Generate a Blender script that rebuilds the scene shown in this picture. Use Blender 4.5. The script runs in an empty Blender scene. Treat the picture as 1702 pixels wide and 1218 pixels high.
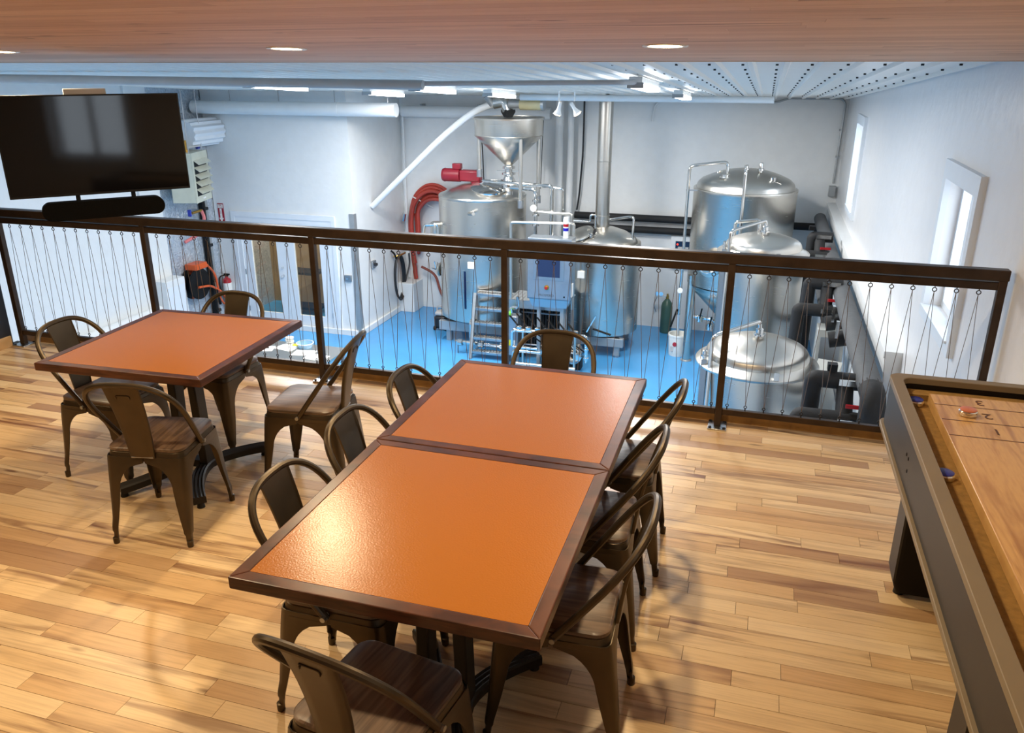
import bpy, bmesh, math, random
from mathutils import Vector, Matrix
random.seed(7)
PI = math.pi
S = bpy.context.scene
C = S.collection

# ------------------------------------------------------------------ camera, world, exposure
cam_d = bpy.data.cameras.new('camera'); cam = bpy.data.objects.new('camera', cam_d); C.objects.link(cam)
cam_d.sensor_fit = 'HORIZONTAL'; cam_d.sensor_width = 36.0; cam_d.lens = 36.0 * 1344.0 / 1702.0
cam_d.clip_start = 0.05; cam_d.clip_end = 200
cam.location = (0, 0, 2.054)
cam.rotation_euler = (math.radians(90 - 20.355), 0, math.radians(16.926))
S.camera = cam
W = bpy.data.worlds.new('World'); S.world = W; W.use_nodes = True
W.node_tree.nodes['Background'].inputs[0].default_value = (0.86, 0.93, 1.0, 1)
W.node_tree.nodes['Background'].inputs[1].default_value = 4.0
S.view_settings.view_transform = 'Standard'
try: S.view_settings.look = 'None'
except Exception: pass
S.view_settings.gamma = 1.0
S.view_settings.use_curve_mapping = False
S.view_settings.exposure = 0.0

WARM = (1.0, 0.77, 0.47)
COOL = (1.0, 0.97, 0.93)
DOWN_W = 21.0      # one recessed downlight
STRIP_W = 104.0     # one fluorescent strip

# levels of the place
ZF = -2.85         # brewery floor
XR = 1.30          # right wall face
XL = -10.15        # brewery left wall face
YB = 15.70         # far wall face
YD = 13.45         # wall with the double door
XS = -7.15         # side of the boxed-in room
SL = 0.056         # roof slope
def zwood(y): return 2.08 + SL * (4.7 - y)
def zmetal(y): return 2.136 + SL * (4.7 - y)

# ------------------------------------------------------------------ materials
def lin(c):
    def f(u):
        u /= 255.0
        return u / 12.92 if u <= 0.04045 else ((u + 0.055) / 1.055) ** 2.4
    return (f(c[0]), f(c[1]), f(c[2]), 1.0)
M = {}
class NT:
    def __init__(s, name):
        s.m = bpy.data.materials.new(name); s.m.use_nodes = True; s.t = s.m.node_tree
        s.b = s.t.nodes['Principled BSDF']; M[name] = s.m
    def n(s, typ, **kw):
        x = s.t.nodes.new(typ)
        for k, v in kw.items():
            if k in x.inputs.keys(): x.inputs[k].default_value = v
            else: setattr(x, k, v)
        return x
    def l(s, a, b): s.t.links.new(a, b)
    def math(s, op, a, b=None, clamp=False):
        x = s.n('ShaderNodeMath', operation=op, use_clamp=clamp)
        for i, v in enumerate((a, b)):
            if v is None: continue
            if isinstance(v, (int, float)): x.inputs[i].default_value = v
            else: s.l(v, x.inputs[i])
        return x.outputs[0]
    def mix(s, fac, a, b, typ='MIX'):
        x = s.n('ShaderNodeMix', data_type='RGBA', blend_type=typ)
        for i, v in ((0, fac), (6, a), (7, b)):
            if isinstance(v, (int, float)): x.inputs[i].default_value = v
            elif isinstance(v, tuple): x.inputs[i].default_value = v
            else: s.l(v, x.inputs[i])
        return x.outputs[2]
    def ramp(s, fac, stops, interp='LINEAR'):
        x = s.n('ShaderNodeValToRGB'); cr = x.color_ramp; cr.interpolation = interp
        while len(cr.elements) < len(stops): cr.elements.new(0.5)
        for e, (p, c) in zip(cr.elements, stops): e.position = p; e.color = c
        s.l(fac, x.inputs[0]); return x.outputs[0]
    def bump(s, h, strength, dist=0.01):
        x = s.n('ShaderNodeBump'); x.inputs['Strength'].default_value = strength; x.inputs['Distance'].default_value = dist
        s.l(h, x.inputs['Height']); s.l(x.outputs[0], s.b.inputs['Normal'])

def simple(name, col, rough=0.5, metal=0.0, var=0.06, vscale=6.0, bump=0.0, bscale=60.0, coat=0.0, spec=0.5):
    k = NT(name); b = k.b
    b.inputs['Roughness'].default_value = rough; b.inputs['Metallic'].default_value = metal
    b.inputs['Specular IOR Level'].default_value = spec
    if coat: b.inputs['Coat Weight'].default_value = coat; b.inputs['Coat Roughness'].default_value = 0.15
    tc = k.n('ShaderNodeTexCoord')
    nz = k.n('ShaderNodeTexNoise', Scale=vscale, Detail=4.0); k.l(tc.outputs['Object'], nz.inputs['Vector'])
    c = lin(col)
    lo = tuple(v * (1 - var) for v in c[:3]) + (1,); hi = tuple(min(1, v * (1 + var)) for v in c[:3]) + (1,)
    k.l(k.ramp(nz.outputs['Fac'], [(0.3, lo), (0.7, hi)]), b.inputs['Base Color'])
    if bump:
        n2 = k.n('ShaderNodeTexNoise', Scale=bscale, Detail=3.0); k.l(tc.outputs['Object'], n2.inputs['Vector'])
        k.bump(n2.outputs['Fac'], bump)
    return k.m

def emis(name, col, strength):
    k = NT(name); c = lin(col)
    k.b.inputs['Base Color'].default_value = c
    k.b.inputs['Emission Color'].default_value = c; k.b.inputs['Emission Strength'].default_value = strength
    return k.m

def steel(name, col, rough, aniso=0.0):
    k = NT(name); b = k.b
    b.inputs['Metallic'].default_value = 1.0
    tc = k.n('ShaderNodeTexCoord'); mp = k.n('ShaderNodeMapping'); mp.inputs['Scale'].default_value = (1, 1, 12)
    k.l(tc.outputs['Object'], mp.inputs['Vector'])
    nz = k.n('ShaderNodeTexNoise', Scale=3.0, Detail=4.0); k.l(mp.outputs[0], nz.inputs['Vector'])
    c = lin(col)
    k.l(k.ramp(nz.outputs['Fac'], [(0.3, tuple(v * .97 for v in c[:3]) + (1,)), (0.7, c)]), b.inputs['Base Color'])
    r = k.n('ShaderNodeMapRange'); k.l(nz.outputs['Fac'], r.inputs[0])
    r.inputs[3].default_value = rough * .96; r.inputs[4].default_value = rough * 1.04
    k.l(r.outputs[0], b.inputs['Roughness'])
    if aniso:
        b.inputs['Anisotropic'].default_value = aniso
        tg = k.n('ShaderNodeTangent'); tg.direction_type = 'RADIAL'; tg.axis = 'Z'
        k.l(tg.outputs[0], b.inputs['Tangent'])
    return k.m

def planks(name, stops, dark, streak, rough, gx=1.6, gy=26.0, knots=True):
    k = NT(name); b = k.b
    oi = k.n('ShaderNodeObjectInfo'); ge = k.n('ShaderNodeNewGeometry')
    rnd = k.math('FRACT', k.math('ADD', k.math('MULTIPLY', oi.outputs['Random'], 7.13), ge.outputs['Random Per Island']))
    rnd2 = k.math('FRACT', k.math('MULTIPLY', rnd, 13.37))
    base = k.ramp(rnd, stops)
    cx = k.n('ShaderNodeCombineXYZ'); k.l(k.math('MULTIPLY', rnd, 41.0), cx.inputs[0]); k.l(k.math('MULTIPLY', rnd2, 23.0), cx.inputs[2])
    va = k.n('ShaderNodeVectorMath', operation='ADD'); k.l(ge.outputs['Position'], va.inputs[0]); k.l(cx.outputs[0], va.inputs[1])
    mp = k.n('ShaderNodeMapping'); mp.inputs['Scale'].default_value = (gx, gy, gy); k.l(va.outputs[0], mp.inputs['Vector'])
    n1 = k.n('ShaderNodeTexNoise', Scale=1.0, Detail=5.0, Distortion=1.1); k.l(mp.outputs[0], n1.inputs['Vector'])
    s1 = k.ramp(n1.outputs['Fac'], [(0.47, (0, 0, 0, 1)), (0.68, (1, 1, 1, 1))])
    amt = k.math('MULTIPLY', s1, k.math('MULTIPLY', k.math('POWER', rnd2, 1.4), streak), clamp=True)
    col = k.mix(amt, base, dark)
    mp2 = k.n('ShaderNodeMapping'); mp2.inputs['Scale'].default_value = (gx * 4, gy * 7, gy * 7); k.l(va.outputs[0], mp2.inputs['Vector'])
    n2 = k.n('ShaderNodeTexNoise', Scale=1.0, Detail=3.0); k.l(mp2.outputs[0], n2.inputs['Vector'])
    col = k.mix(k.math('MULTIPLY', k.ramp(n2.outputs['Fac'], [(0.45, (0, 0, 0, 1)), (0.75, (1, 1, 1, 1))]), 0.22), col, dark)
    if knots:
        mp3 = k.n('ShaderNodeMapping'); mp3.inputs['Scale'].default_value = (2.2, 9.0, 9.0); k.l(va.outputs[0], mp3.inputs['Vector'])
        vo = k.n('ShaderNodeTexVoronoi', Scale=1.0); k.l(mp3.outputs[0], vo.inputs['Vector'])
        kn = k.ramp(vo.outputs['Distance'], [(0.05, (1, 1, 1, 1)), (0.13, (0, 0, 0, 1))])
        col = k.mix(k.math('MULTIPLY', k.math('MULTIPLY', kn, 0.75), k.math('GREATER_THAN', rnd2, 0.45)), col, lin((96, 58, 34)))
    k.l(col, b.inputs['Base Color'])
    b.inputs['Roughness'].default_value = rough
    k.bump(n2.outputs['Fac'], 0.06, 0.004)
    return k.m

def woodgrain(name, col, dark, rough, sc=(60, 4, 60)):
    k = NT(name); b = k.b
    tc = k.n('ShaderNodeTexCoord'); mp = k.n('ShaderNodeMapping'); mp.inputs['Scale'].default_value = sc
    k.l(tc.outputs['Object'], mp.inputs['Vector'])
    n1 = k.n('ShaderNodeTexNoise', Scale=1.0, Detail=5.0, Distortion=0.8); k.l(mp.outputs[0], n1.inputs['Vector'])
    k.l(k.ramp(n1.outputs['Fac'], [(0.35, lin(dark)), (0.65, lin(col))]), b.inputs['Base Color'])
    b.inputs['Roughness'].default_value = rough
    k.bump(n1.outputs['Fac'], 0.12, 0.003)
    return k.m

planks('maple_floor', [(0.0, lin((236, 208, 164))), (0.5, lin((226, 194, 146))), (0.78, lin((212, 174, 126))), (0.92, lin((190, 153, 111))), (1.0, lin((174, 136, 98)))], lin((126, 84, 54)), 1.15, 0.34, gx=1.3, gy=17.0)
planks('wood_ceiling', [(0.0, lin((230, 200, 170))), (0.5, lin((222, 190, 160))), (1.0, lin((210, 178, 148)))], lin((136, 100, 76)), 0.7, 0.6, gx=1.0, gy=34, knots=True)
simple('white_paint', (227, 229, 229), 0.45, bump=0.25, bscale=14, var=0.02)
simple('textured_white', (228, 229, 231), 0.32, bump=0.5, bscale=9, var=0.02)
simple('ceiling_white', (230, 227, 220), 0.35, var=0.02)
simple('door_white', (224, 230, 236), 0.4, var=0.02)
simple('navy_paint', (28, 32, 44), 0.55)
simple('warm_wall', (222, 208, 188), 0.6, var=0.03)
simple('blue_floor', (76, 156, 214), 0.26, var=0.08, vscale=1.2, bump=0.06, bscale=20)
simple('light_wood', (206, 170, 122), 0.45, var=0.12, vscale=9)
simple('golden_wood', (140, 102, 54), 0.4, var=0.14, vscale=14)
# foil faced insulation
k = NT('foil'); tc = k.n('ShaderNodeTexCoord'); nz = k.n('ShaderNodeTexNoise', Scale=16.0, Detail=6.0, Distortion=1.5); k.l(tc.outputs['Object'], nz.inputs['Vector'])
k.b.inputs['Metallic'].default_value = 0.55; k.b.inputs['Roughness'].default_value = 0.35
k.l(k.ramp(nz.outputs['Fac'], [(0.3, lin((176, 188, 200))), (0.7, lin((222, 230, 238)))]), k.b.inputs['Base Color']); k.bump(nz.outputs['Fac'], 0.9, 0.03)
# laminate
k = NT('orange_laminate'); tc = k.n('ShaderNodeTexCoord'); nz = k.n('ShaderNodeTexNoise', Scale=170.0, Detail=2.0); k.l(tc.outputs['Object'], nz.inputs['Vector'])
k.b.inputs['Base Color'].default_value = lin((162, 98, 28)); k.b.inputs['Roughness'].default_value = 0.25; k.bump(nz.outputs['Fac'], 0.7, 0.0007)
woodgrain('table_edge', (92, 52, 32), (58, 30, 20), 0.32, (8, 8, 60))
woodgrain('seat_wood', (112, 90, 72), (66, 50, 40), 0.40, (46, 3, 46))
simple('chair_metal', (80, 69, 54), 0.38, 0.75, var=0.12, vscale=9)
simple('cast_iron', (38, 34, 31), 0.5, 0.4)
simple('rubber', (22, 20, 19), 0.7)
simple('rail_steel', (60, 47, 38), 0.42, 0.5, var=0.25, vscale=12)
simple('wire_steel', (120, 104, 88), 0.4, 0.8)
simple('dark_wire', (50, 44, 40), 0.4, 0.7)
steel('steel', (212, 207, 198), 0.27, 0.7)
steel('steel_dome', (206, 202, 194), 0.31)
steel('bright_steel', (222, 220, 216), 0.13)
steel('dull_steel', (170, 174, 178), 0.38)
steel('zinc_plate', (190, 192, 194), 0.3)
simple('galvanised', (168, 172, 174), 0.45, 0.6)
simple('insulation_black', (26, 26, 27), 0.75, bump=0.3, bscale=30)
simple('insulation_grey', (80, 82, 84), 0.7, bump=0.25, bscale=30)
simple('black_plastic', (12, 12, 13), 0.5, spec=0.25)
simple('cloth_black', (12, 12, 12), 0.8)
simple('pvc_white', (226, 228, 228), 0.35, var=0.02)
simple('grey_pvc', (186, 184, 182), 0.5)
simple('heater_beige', (196, 198, 182), 0.45)
simple('dark_void', (24, 26, 28), 0.7)
simple('motor_red', (124, 22, 38), 0.4, coat=0.15)
simple('extinguisher_red', (168, 28, 40), 0.3, coat=0.4)
simple('sign_red', (150, 14, 40), 0.5)
simple('white_label', (232, 232, 228), 0.5)
simple('hose_red', (176, 62, 48), 0.45)
simple('hose_pink', (214, 120, 120), 0.45)
simple('hose_brown', (128, 56, 40), 0.5)
simple('hose_black', (26, 28, 32), 0.45)
simple('orange_plastic', (210, 88, 36), 0.4)
simple('brass', (178, 140, 70), 0.3, 0.9)
simple('motor_beige', (186, 178, 140), 0.4)
simple('green_cylinder', (66, 96, 84), 0.35)
simple('bucket_white', (224, 226, 222), 0.4)
simple('yellow_plastic', (220, 214, 30), 0.4)
simple('green_plastic', (110, 200, 60), 0.4)
simple('blue_plastic', (40, 60, 170), 0.35)
simple('puck_blue', (46, 52, 150), 0.35)
simple('puck_red', (206, 120, 88), 0.35)
simple('chrome', (220, 220, 220), 0.12, 1.0)
simple('valve_red', (170, 20, 30), 0.4)
simple('panel_grey', (150, 158, 166), 0.28, 0.7)
simple('box_grey', (182, 184, 180), 0.45, 0.1)
simple('beacon_white', (220, 222, 224), 0.3)
simple('beacon_red', (150, 12, 20), 0.25)
simple('beacon_blue', (24, 16, 150), 0.25)
simple('dark_glass', (18, 30, 62), 0.08)
simple('cardboard_brown', (150, 124, 84), 0.6, var=0.2, vscale=2)
simple('board_cap', (128, 114, 92), 0.45, var=0.05)
simple('board_side', (50, 48, 46), 0.5)
simple('board_black', (18, 13, 11), 0.6, spec=0.2)
simple('carpet_tan', (152, 118, 62), 0.9, var=0.18, vscale=40, bump=0.3, bscale=160)
planks('board_maple', [(0.0, lin((226, 186, 124))), (1.0, lin((212, 166, 106)))], lin((150, 98, 58)), 0.9, 0.25, gx=22.0, gy=1.8, knots=False)
simple('print_brown', (92, 56, 34), 0.5)
simple('speaker_mesh', (11, 11, 11), 0.9, spec=0.1, bump=0.4, bscale=300)
k = NT('tv_screen'); k.b.inputs['Base Color'].default_value = (0.003, 0.003, 0.004, 1); k.b.inputs['Roughness'].default_value = 0.06; k.b.inputs['Specular IOR Level'].default_value = 0.45
def pane_mat(name, tint, refl):
    k = NT(name); t = k.t; out = t.nodes['Material Output']
    tr = k.n('ShaderNodeBsdfTransparent'); tr.inputs[0].default_value = tint
    gl = k.n('ShaderNodeBsdfGlossy'); gl.inputs['Roughness'].default_value = 0.02
    fr = k.n('ShaderNodeFresnel'); fr.inputs[0].default_value = refl
    ge = k.n('ShaderNodeNewGeometry'); fac = k.math('MULTIPLY', fr.outputs[0], k.math('SUBTRACT', 1.0, ge.outputs['Backfacing']))
    mx = k.n('ShaderNodeMixShader'); k.l(fac, mx.inputs[0]); k.l(tr.outputs[0], mx.inputs[1]); k.l(gl.outputs[0], mx.inputs[2]); k.l(mx.outputs[0], out.inputs[0])
pane_mat('glass', (0.96, 0.98, 1.0, 1), 1.3)
pane_mat('door_glass', (0.86, 0.84, 0.78, 1), 1.7)
emis('lamp_warm', (255, 222, 172), 22.0)
emis('tube_white', (246, 250, 255), 20.0)
emis('led_red', (255, 60, 40), 2.0)
emis('screen_blue', (20, 38, 74), 0.08)
simple('paper', (236, 236, 236), 0.6)
simple('tub_clear', (150, 190, 220), 0.2)
simple('reflector_white', (232, 232, 230), 0.25)

# ------------------------------------------------------------------ mesh helpers
class MB:
    def __init__(s): s.v = []; s.f = []
    def quad_grid(s, rings, close_u=True, cap0=False, cap1=False):
        base = len(s.v); n = len(rings[0])
        for r in rings: s.v += [tuple(p) for p in r]
        for i in range(len(rings) - 1):
            for j in range(n if close_u else n - 1):
                a = base + i * n + j; b = base + i * n + (j + 1) % n
                s.f.append((a, b, b + n, a + n))
        if cap0: s.f.append(tuple(base + j for j in reversed(range(n))))
        if cap1: s.f.append(tuple(base + (len(rings) - 1) * n + j for j in range(n)))
        return s
    def box(s, x0, x1, y0, y1, z0, z1):
        b = len(s.v)
        s.v += [(x0, y0, z0), (x1, y0, z0), (x1, y1, z0), (x0, y1, z0), (x0, y0, z1), (x1, y0, z1), (x1, y1, z1), (x0, y1, z1)]
        s.f += [tuple(b + i for i in q) for q in ((0, 3, 2, 1), (4, 5, 6, 7), (0, 1, 5, 4), (1, 2, 6, 5), (2, 3, 7, 6), (3, 0, 4, 7))]
        return s
    def obox(s, c, size, rot=None):
        b = len(s.v); h = [v / 2 for v in size]; R = rot or Matrix.Identity(3)
        for z in (-1, 1):
            for x, y in ((-1, -1), (1, -1), (1, 1), (-1, 1)):
                s.v.append(tuple(Vector(c) + R @ Vector((x * h[0], y * h[1], z * h[2]))))
        s.f += [tuple(b + i for i in q) for q in ((0, 3, 2, 1), (4, 5, 6, 7), (0, 1, 5, 4), (1, 2, 6, 5), (2, 3, 7, 6), (3, 0, 4, 7))]
        return s
    def bar(s, p0, p1, w, h, up=(0, 0, 1)):
        p0 = Vector(p0); p1 = Vector(p1); d = (p1 - p0); L = d.length; d.normalize()
        u = Vector(up); r = d.cross(u)
        if r.length < 1e-5: r = d.cross(Vector((0, 1, 0)))
        r.normalize(); u = r.cross(d)
        R = Matrix((r, d, u)).transposed()
        return s.obox((p0 + p1) / 2, (w, L, h), R)
    def tube(s, pts, r, n=10, closed=False, caps=True):
        P = [Vector(p) for p in pts]; rings = []; N = len(P)
        T = []
        for i in range(N):
            if closed: t = P[(i + 1) % N] - P[i - 1]
            else: t = P[min(i + 1, N - 1)] - P[max(i - 1, 0)]
            T.append(t.normalized())
        a = Vector((0, 0, 1))
        if abs(T[0].dot(a)) > 0.9: a = Vector((0, 1, 0))
        nrm = (a - T[0] * a.dot(T[0])).normalized()
        for i in range(N):
            nrm = (nrm - T[i] * nrm.dot(T[i])).normalized(); bi = T[i].cross(nrm)
            rr = r[i] if isinstance(r, (list, tuple)) else r
            rings.append([P[i] + (nrm * math.cos(2 * PI * j / n) + bi * math.sin(2 * PI * j / n)) * rr for j in range(n)])
        if closed: rings.append(rings[0])
        return s.quad_grid(rings, True, caps and not closed, caps and not closed)
    def cyl(s, p0, p1, r0, r1=None, n=16):
        return s.tube([p0, p1], [r0, r0 if r1 is None else r1], n)
    def lathe(s, prof, n=36, c=(0, 0, 0), cap0=False, cap1=False):
        rings = [[(c[0] + r * math.cos(2 * PI * j / n), c[1] + r * math.sin(2 * PI * j / n), c[2] + z) for j in range(n)] for r, z in prof]
        return s.quad_grid(rings, True, cap0, cap1)
    def prism(s, out, z0, z1):
        return s.quad_grid([[(x, y, z0) for x, y in out], [(x, y, z1) for x, y in out]], True, True, True)
    def xf(s, mat, start=0):
        s.v[start:] = [tuple(mat @ Vector(p)) for p in s.v[start:]]; return s
    def build(s, name, mat, parent=None, smooth=True, bevel=0.0, loc=None, rot=None, ang=0.6):
        me = bpy.data.meshes.new(name); me.from_pydata(s.v, [], s.f)
        bm = bmesh.new(); bm.from_mesh(me); bmesh.ops.recalc_face_normals(bm, faces=bm.faces); bm.to_mesh(me); bm.free()
        me.materials.append(M[mat] if isinstance(mat, str) else mat)
        if smooth:
            me.polygons.foreach_set('use_smooth', [True] * len(me.polygons)); me.set_sharp_from_angle(angle=ang)
        me.update()
        o = bpy.data.objects.new(name, me); C.objects.link(o)
        if parent: o.parent = parent
        if loc: o.location = loc
        if rot: o.rotation_euler = rot
        if bevel:
            b = o.modifiers.new('bevel', 'BEVEL'); b.width = bevel; b.segments = 2; b.limit_method = 'ANGLE'
        return o

def tag(o, label, cat, group=None):
    o['label'] = label; o['category'] = cat
    if group: o['group'] = group
    return o
def thing(name, label, cat, loc=(0, 0, 0), rz=0.0, group=None):
    o = bpy.data.objects.new(name, None); C.objects.link(o); o.location = loc; o.rotation_euler = (0, 0, rz); o.empty_display_size = 0.1
    return tag(o, label, cat, group)
def struct(o): o['kind'] = 'structure'; return o
def stuff(o): o['kind'] = 'stuff'; return o
def copy_tree(o, parent=None):
    c = o.copy(); C.objects.link(c); c.parent = parent
    for ch in list(o.children): copy_tree(ch, c)
    return c
def fillet(pts, r, n=5, closed=False):
    P = [Vector(p) for p in pts]; out = []
    for i, p in enumerate(P):
        if not closed and i in (0, len(P) - 1): out.append(p); continue
        a = P[i - 1]; b = P[(i + 1) % len(P)]; da = a - p; db = b - p
        rr = min(r, da.length * 0.49, db.length * 0.49); A = p + da.normalized() * rr; B = p + db.normalized() * rr
        for j in range(n + 1):
            t = j / n; out.append(A * (1 - t) ** 2 + p * 2 * t * (1 - t) + B * t * t)
    return out
def rrect(hx, hy, r, n=5):
    out = []
    for cx, cy, a0 in ((hx - r, hy - r, 0), (-hx + r, hy - r, PI / 2), (-hx + r, -hy + r, PI), (hx - r, -hy + r, 1.5 * PI)):
        for j in range(n + 1):
            a = a0 + PI / 2 * j / n; out.append((cx + r * math.cos(a), cy + r * math.sin(a)))
    return out
def text(name, s, size, mat, parent, loc, rot, ext=0.0008, sx=1.0):
    cu = bpy.data.curves.new('t', 'FONT'); cu.body = s; cu.size = size; cu.extrude = ext; cu.align_x = 'CENTER'; cu.align_y = 'CENTER'
    t = bpy.data.objects.new('t', cu); C.objects.link(t)
    dg = bpy.context.evaluated_depsgraph_get(); me = bpy.data.meshes.new_from_object(t.evaluated_get(dg)); me.name = name
    bpy.data.objects.remove(t); bpy.data.curves.remove(cu)
    me.materials.clear(); me.materials.append(M[mat])
    o = bpy.data.objects.new(name, me); C.objects.link(o); o.parent = parent; o.location = loc; o.rotation_euler = rot; o.scale = (sx, 1, 1)
    return o
def pipe(name, label, cat, pts, r, mat, bend=0.1, n=10, group=None):
    o = MB().tube(fillet(pts, bend), r, n).build(name, mat); return tag(o, label, cat, group)

# ------------------------------------------------------------------ the setting
def wallbox(name, mat, boxes):
    m = MB()
    for b in boxes: m.box(*b)
    return struct(m.build(name, mat, smooth=False))

# floor of the mezzanine: slab + maple boards
floor = wallbox('floor', 'dark_void', [(-5.62, 1.5, -3.1, 4.76, -0.28, -0.02)])
unit = MB().box(0, 1, 0, 1, -0.02, 0)
plank_me = None
ROWW = 0.083; GAP = 0.0016
cand = []
y = 4.74; row = 0
while y > -3.0:
    x = -5.5 - random.random() * 0.6
    while x < XR:
        L = random.choice((0.36, 0.45, 0.55, 0.7, 0.85, 1.0, 1.2)) * random.uniform(0.9, 1.1)
        a = max(x, -5.5); b = min(x + L, XR)
        if b - a > 0.05: cand.append((a, b, y - ROWW, y))
        x += L
    y -= ROWW; row += 1
def seen(c):
    cx = (c[0] + c[1]) / 2; cy = (c[2] + c[3]) / 2
    fx = cy * 0.957 - cx * 0.291; lx = cx * 0.957 + cy * 0.291
    f = fx * 0.9376 + 2.054 * 0.348; up = fx * 0.348 - 2.054 * 0.9376
    if f < 0.3: return 0
    u = lx / f * 1344; v = -up / f * 1344
    if abs(u) > 930 or v > 680: return 0
    # hidden under the tables or behind the game table
    if cx > 0.75 and cy < 3.3: return 0
    return (c[1] - c[0]) / f ** 2
rank = sorted(range(len(cand)), key=lambda i: -seen(cand[i]))
single = set(i for i in rank[:300] if seen(cand[i]) > 0)
rest = MB(); first = None
for i, (a, b, y0, y1) in enumerate(cand):
    if i in single:
        if first is None:
            first = unit.build('floor_board', 'maple_floor', floor, smooth=False); o = first
        else:
            o = first.copy(); C.objects.link(o)
        o.location = (a + GAP / 2, y0 + GAP / 2, 0); o.scale = (b - a - GAP, y1 - y0 - GAP, 1)
    else: rest.box(a + GAP / 2, b - GAP / 2, y0 + GAP / 2, y1 - GAP / 2, -0.02, 0)
stuff(rest.build('floor_boards', 'maple_floor', floor, smooth=False))
MB().box(-5.5, XR, 4.742, 4.79, -0.28, 0.052).build('nosing', 'golden_wood', floor, bevel=0.004)

# sloped ceilings
ang = math.atan(SL)
ceil = struct(MB().box(-5.7, 1.5, -7.9, 0.0, 0.02, 0.05).build('ceiling', 'dark_void', smooth=False, loc=(0, 4.7, 2.08), rot=(-ang, 0, 0)))
m = MB(); yy = 0.0
while yy > -7.8:
    x = -5.6 - random.random() * 2
    while x < 1.4:
        L = random.uniform(1.6, 3.4); a = max(x, -5.6); b = min(x + L, 1.4)
        if b - a > .05: m.box(a, b - .001, yy - 0.0815, yy, 0, 0.02)
        x += L
    yy -= 0.083
stuff(m.build('ceiling_boards', 'wood_ceiling', ceil, smooth=False))
MB().box(-5.6, 1.4, 0.0, 0.03, -0.002, 0.2).build('edge_trim', 'light_wood', ceil, smooth=False)
roof = struct(MB().box(-10.4, 1.5, 0.03, 11.3, 0.03, 0.06).build('ceiling_metal', 'ceiling_white', smooth=False, loc=(0, 4.7, 2.136), rot=(-ang, 0, 0)))
prof = []
for k4 in range(4):
    x0 = k4 * 0.2286
    prof += [(x0, 0.02), (x0 + 0.16, 0.02), (x0 + 0.175, -0.004), (x0 + 0.205, -0.004), (x0 + 0.2199, 0.02)]
prof.append((0.9144, 0.02))
pm = MB().quad_grid([[(x, 0.03, z) for x, z in prof], [(x, 11.2, z) for x, z in prof]], close_u=False)
p0 = None
for i in range(13):
    if p0 is None: p0 = pm.build('metal_panel', 'ceiling_white', roof, smooth=False); o = p0
    else: o = p0.copy(); C.objects.link(o)
    o.location = (-10.4 + i * 0.9144, 0, -0.0015 * (i % 2))
m = MB()
for i in range(52):
    for j in range(15):
        x = -10.4 + i * 0.2286 + 0.13; yv = 0.9 + j * 0.62
        m.cyl((x, yv, 0.008), (x, yv, 0.021), 0.011, n=6)
stuff(m.build('screw_heads', 'dark_void', roof))

# walls; windows are real openings in the right wall
WINS = [(5.66, 6.58, 0.36, 1.30), (12.55, 13.45, 0.08, 1.27), (-0.75, 0.35, 0.95, 2.0)]
def wall_with_openings(name, mat, x0, x1, ya, yb, za, zb, wins):
    m = MB(); ws = sorted(wins); y = ya
    for (a, b, c, d) in ws:
        m.box(x0, x1, y, a, za, zb); m.box(x0, x1, a, b, za, c); m.box(x0, x1, a, b, d, zb); y = b
    m.box(x0, x1, y, yb, za, zb)
    return struct(m.build(name, mat, smooth=False))
wall_right = wall_with_openings('wall_right', 'textured_white', XR, XR + 0.2, -3.1, YB + 0.2, ZF, 2.62, WINS)
wallbox('wall_far', 'white_paint', [(XL - .2, XR, YB, YB + 0.2, ZF, 2.1)])
wallbox('wall_door', 'white_paint', [(XL, -9.70, YD, YD + .12, ZF, 1.7), (-7.62, XS, YD, YD + .12, ZF, 1.7), (-9.70, -7.62, YD, YD + .12, -0.66, 1.7)])
wallbox('wall_side', 'white_paint', [(XS - .12, XS, YD + .12, YB, ZF, 1.7)])
wallbox('wall_left', 'white_paint', [(XL - .2, XL, 4.4, 11.95, ZF, 2.2), (XL, XL + 0.05, 11.45, 11.95, ZF, 2.0)])
wallbox('wall_foil', 'foil', [(XL - .2, XL - 0.02, 11.95, YB, ZF, 2.1)])
wallbox('wall_front', 'white_paint', [(XL, -5.62, 4.3, 4.4, ZF, 2.2), (-5.62, XR, 4.3, 4.4, ZF, -0.28)])
wallbox('wall_navy', 'navy_paint', [(-5.62, -5.5, -3.1, 4.62, 0.0, 2.55)])
wallbox('wall_near', 'warm_wall', [(-5.62, XR, -3.2, -3.1, 0.0, 2.65)])
struct(MB().box(XL - .2, XR + .2, 4.3, YB, ZF - 0.1, ZF).build('floor_brewery', 'blue_floor', smooth=False))
struct(MB().box(-5.5, -5.485, -3.1, 4.6, 0.0, 0.085).build('baseboard_left', 'light_wood', smooth=False, bevel=0.003))
struct(MB().box(XS - .0, XS + .05, YD, YB - 0.5, ZF, ZF + 0.12).box(XS, XS + 0.36, YB - 0.5, YB, ZF, ZF + 0.62).build('trim_1', 'white_paint', smooth=False, bevel=0.01))
# thick lower wall with a ledge
struct(MB().box(1.17, XR, 7.2, YB, ZF, -0.30).box(1.15, XR, 7.2, YB, -0.30, -0.24).build('trim_2', 'white_paint', smooth=False))
struct(MB().box(XL, -7.2, YD - 0.06, YD, ZF, ZF + 0.10).build('trim_3', 'white_paint', smooth=False))

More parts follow.
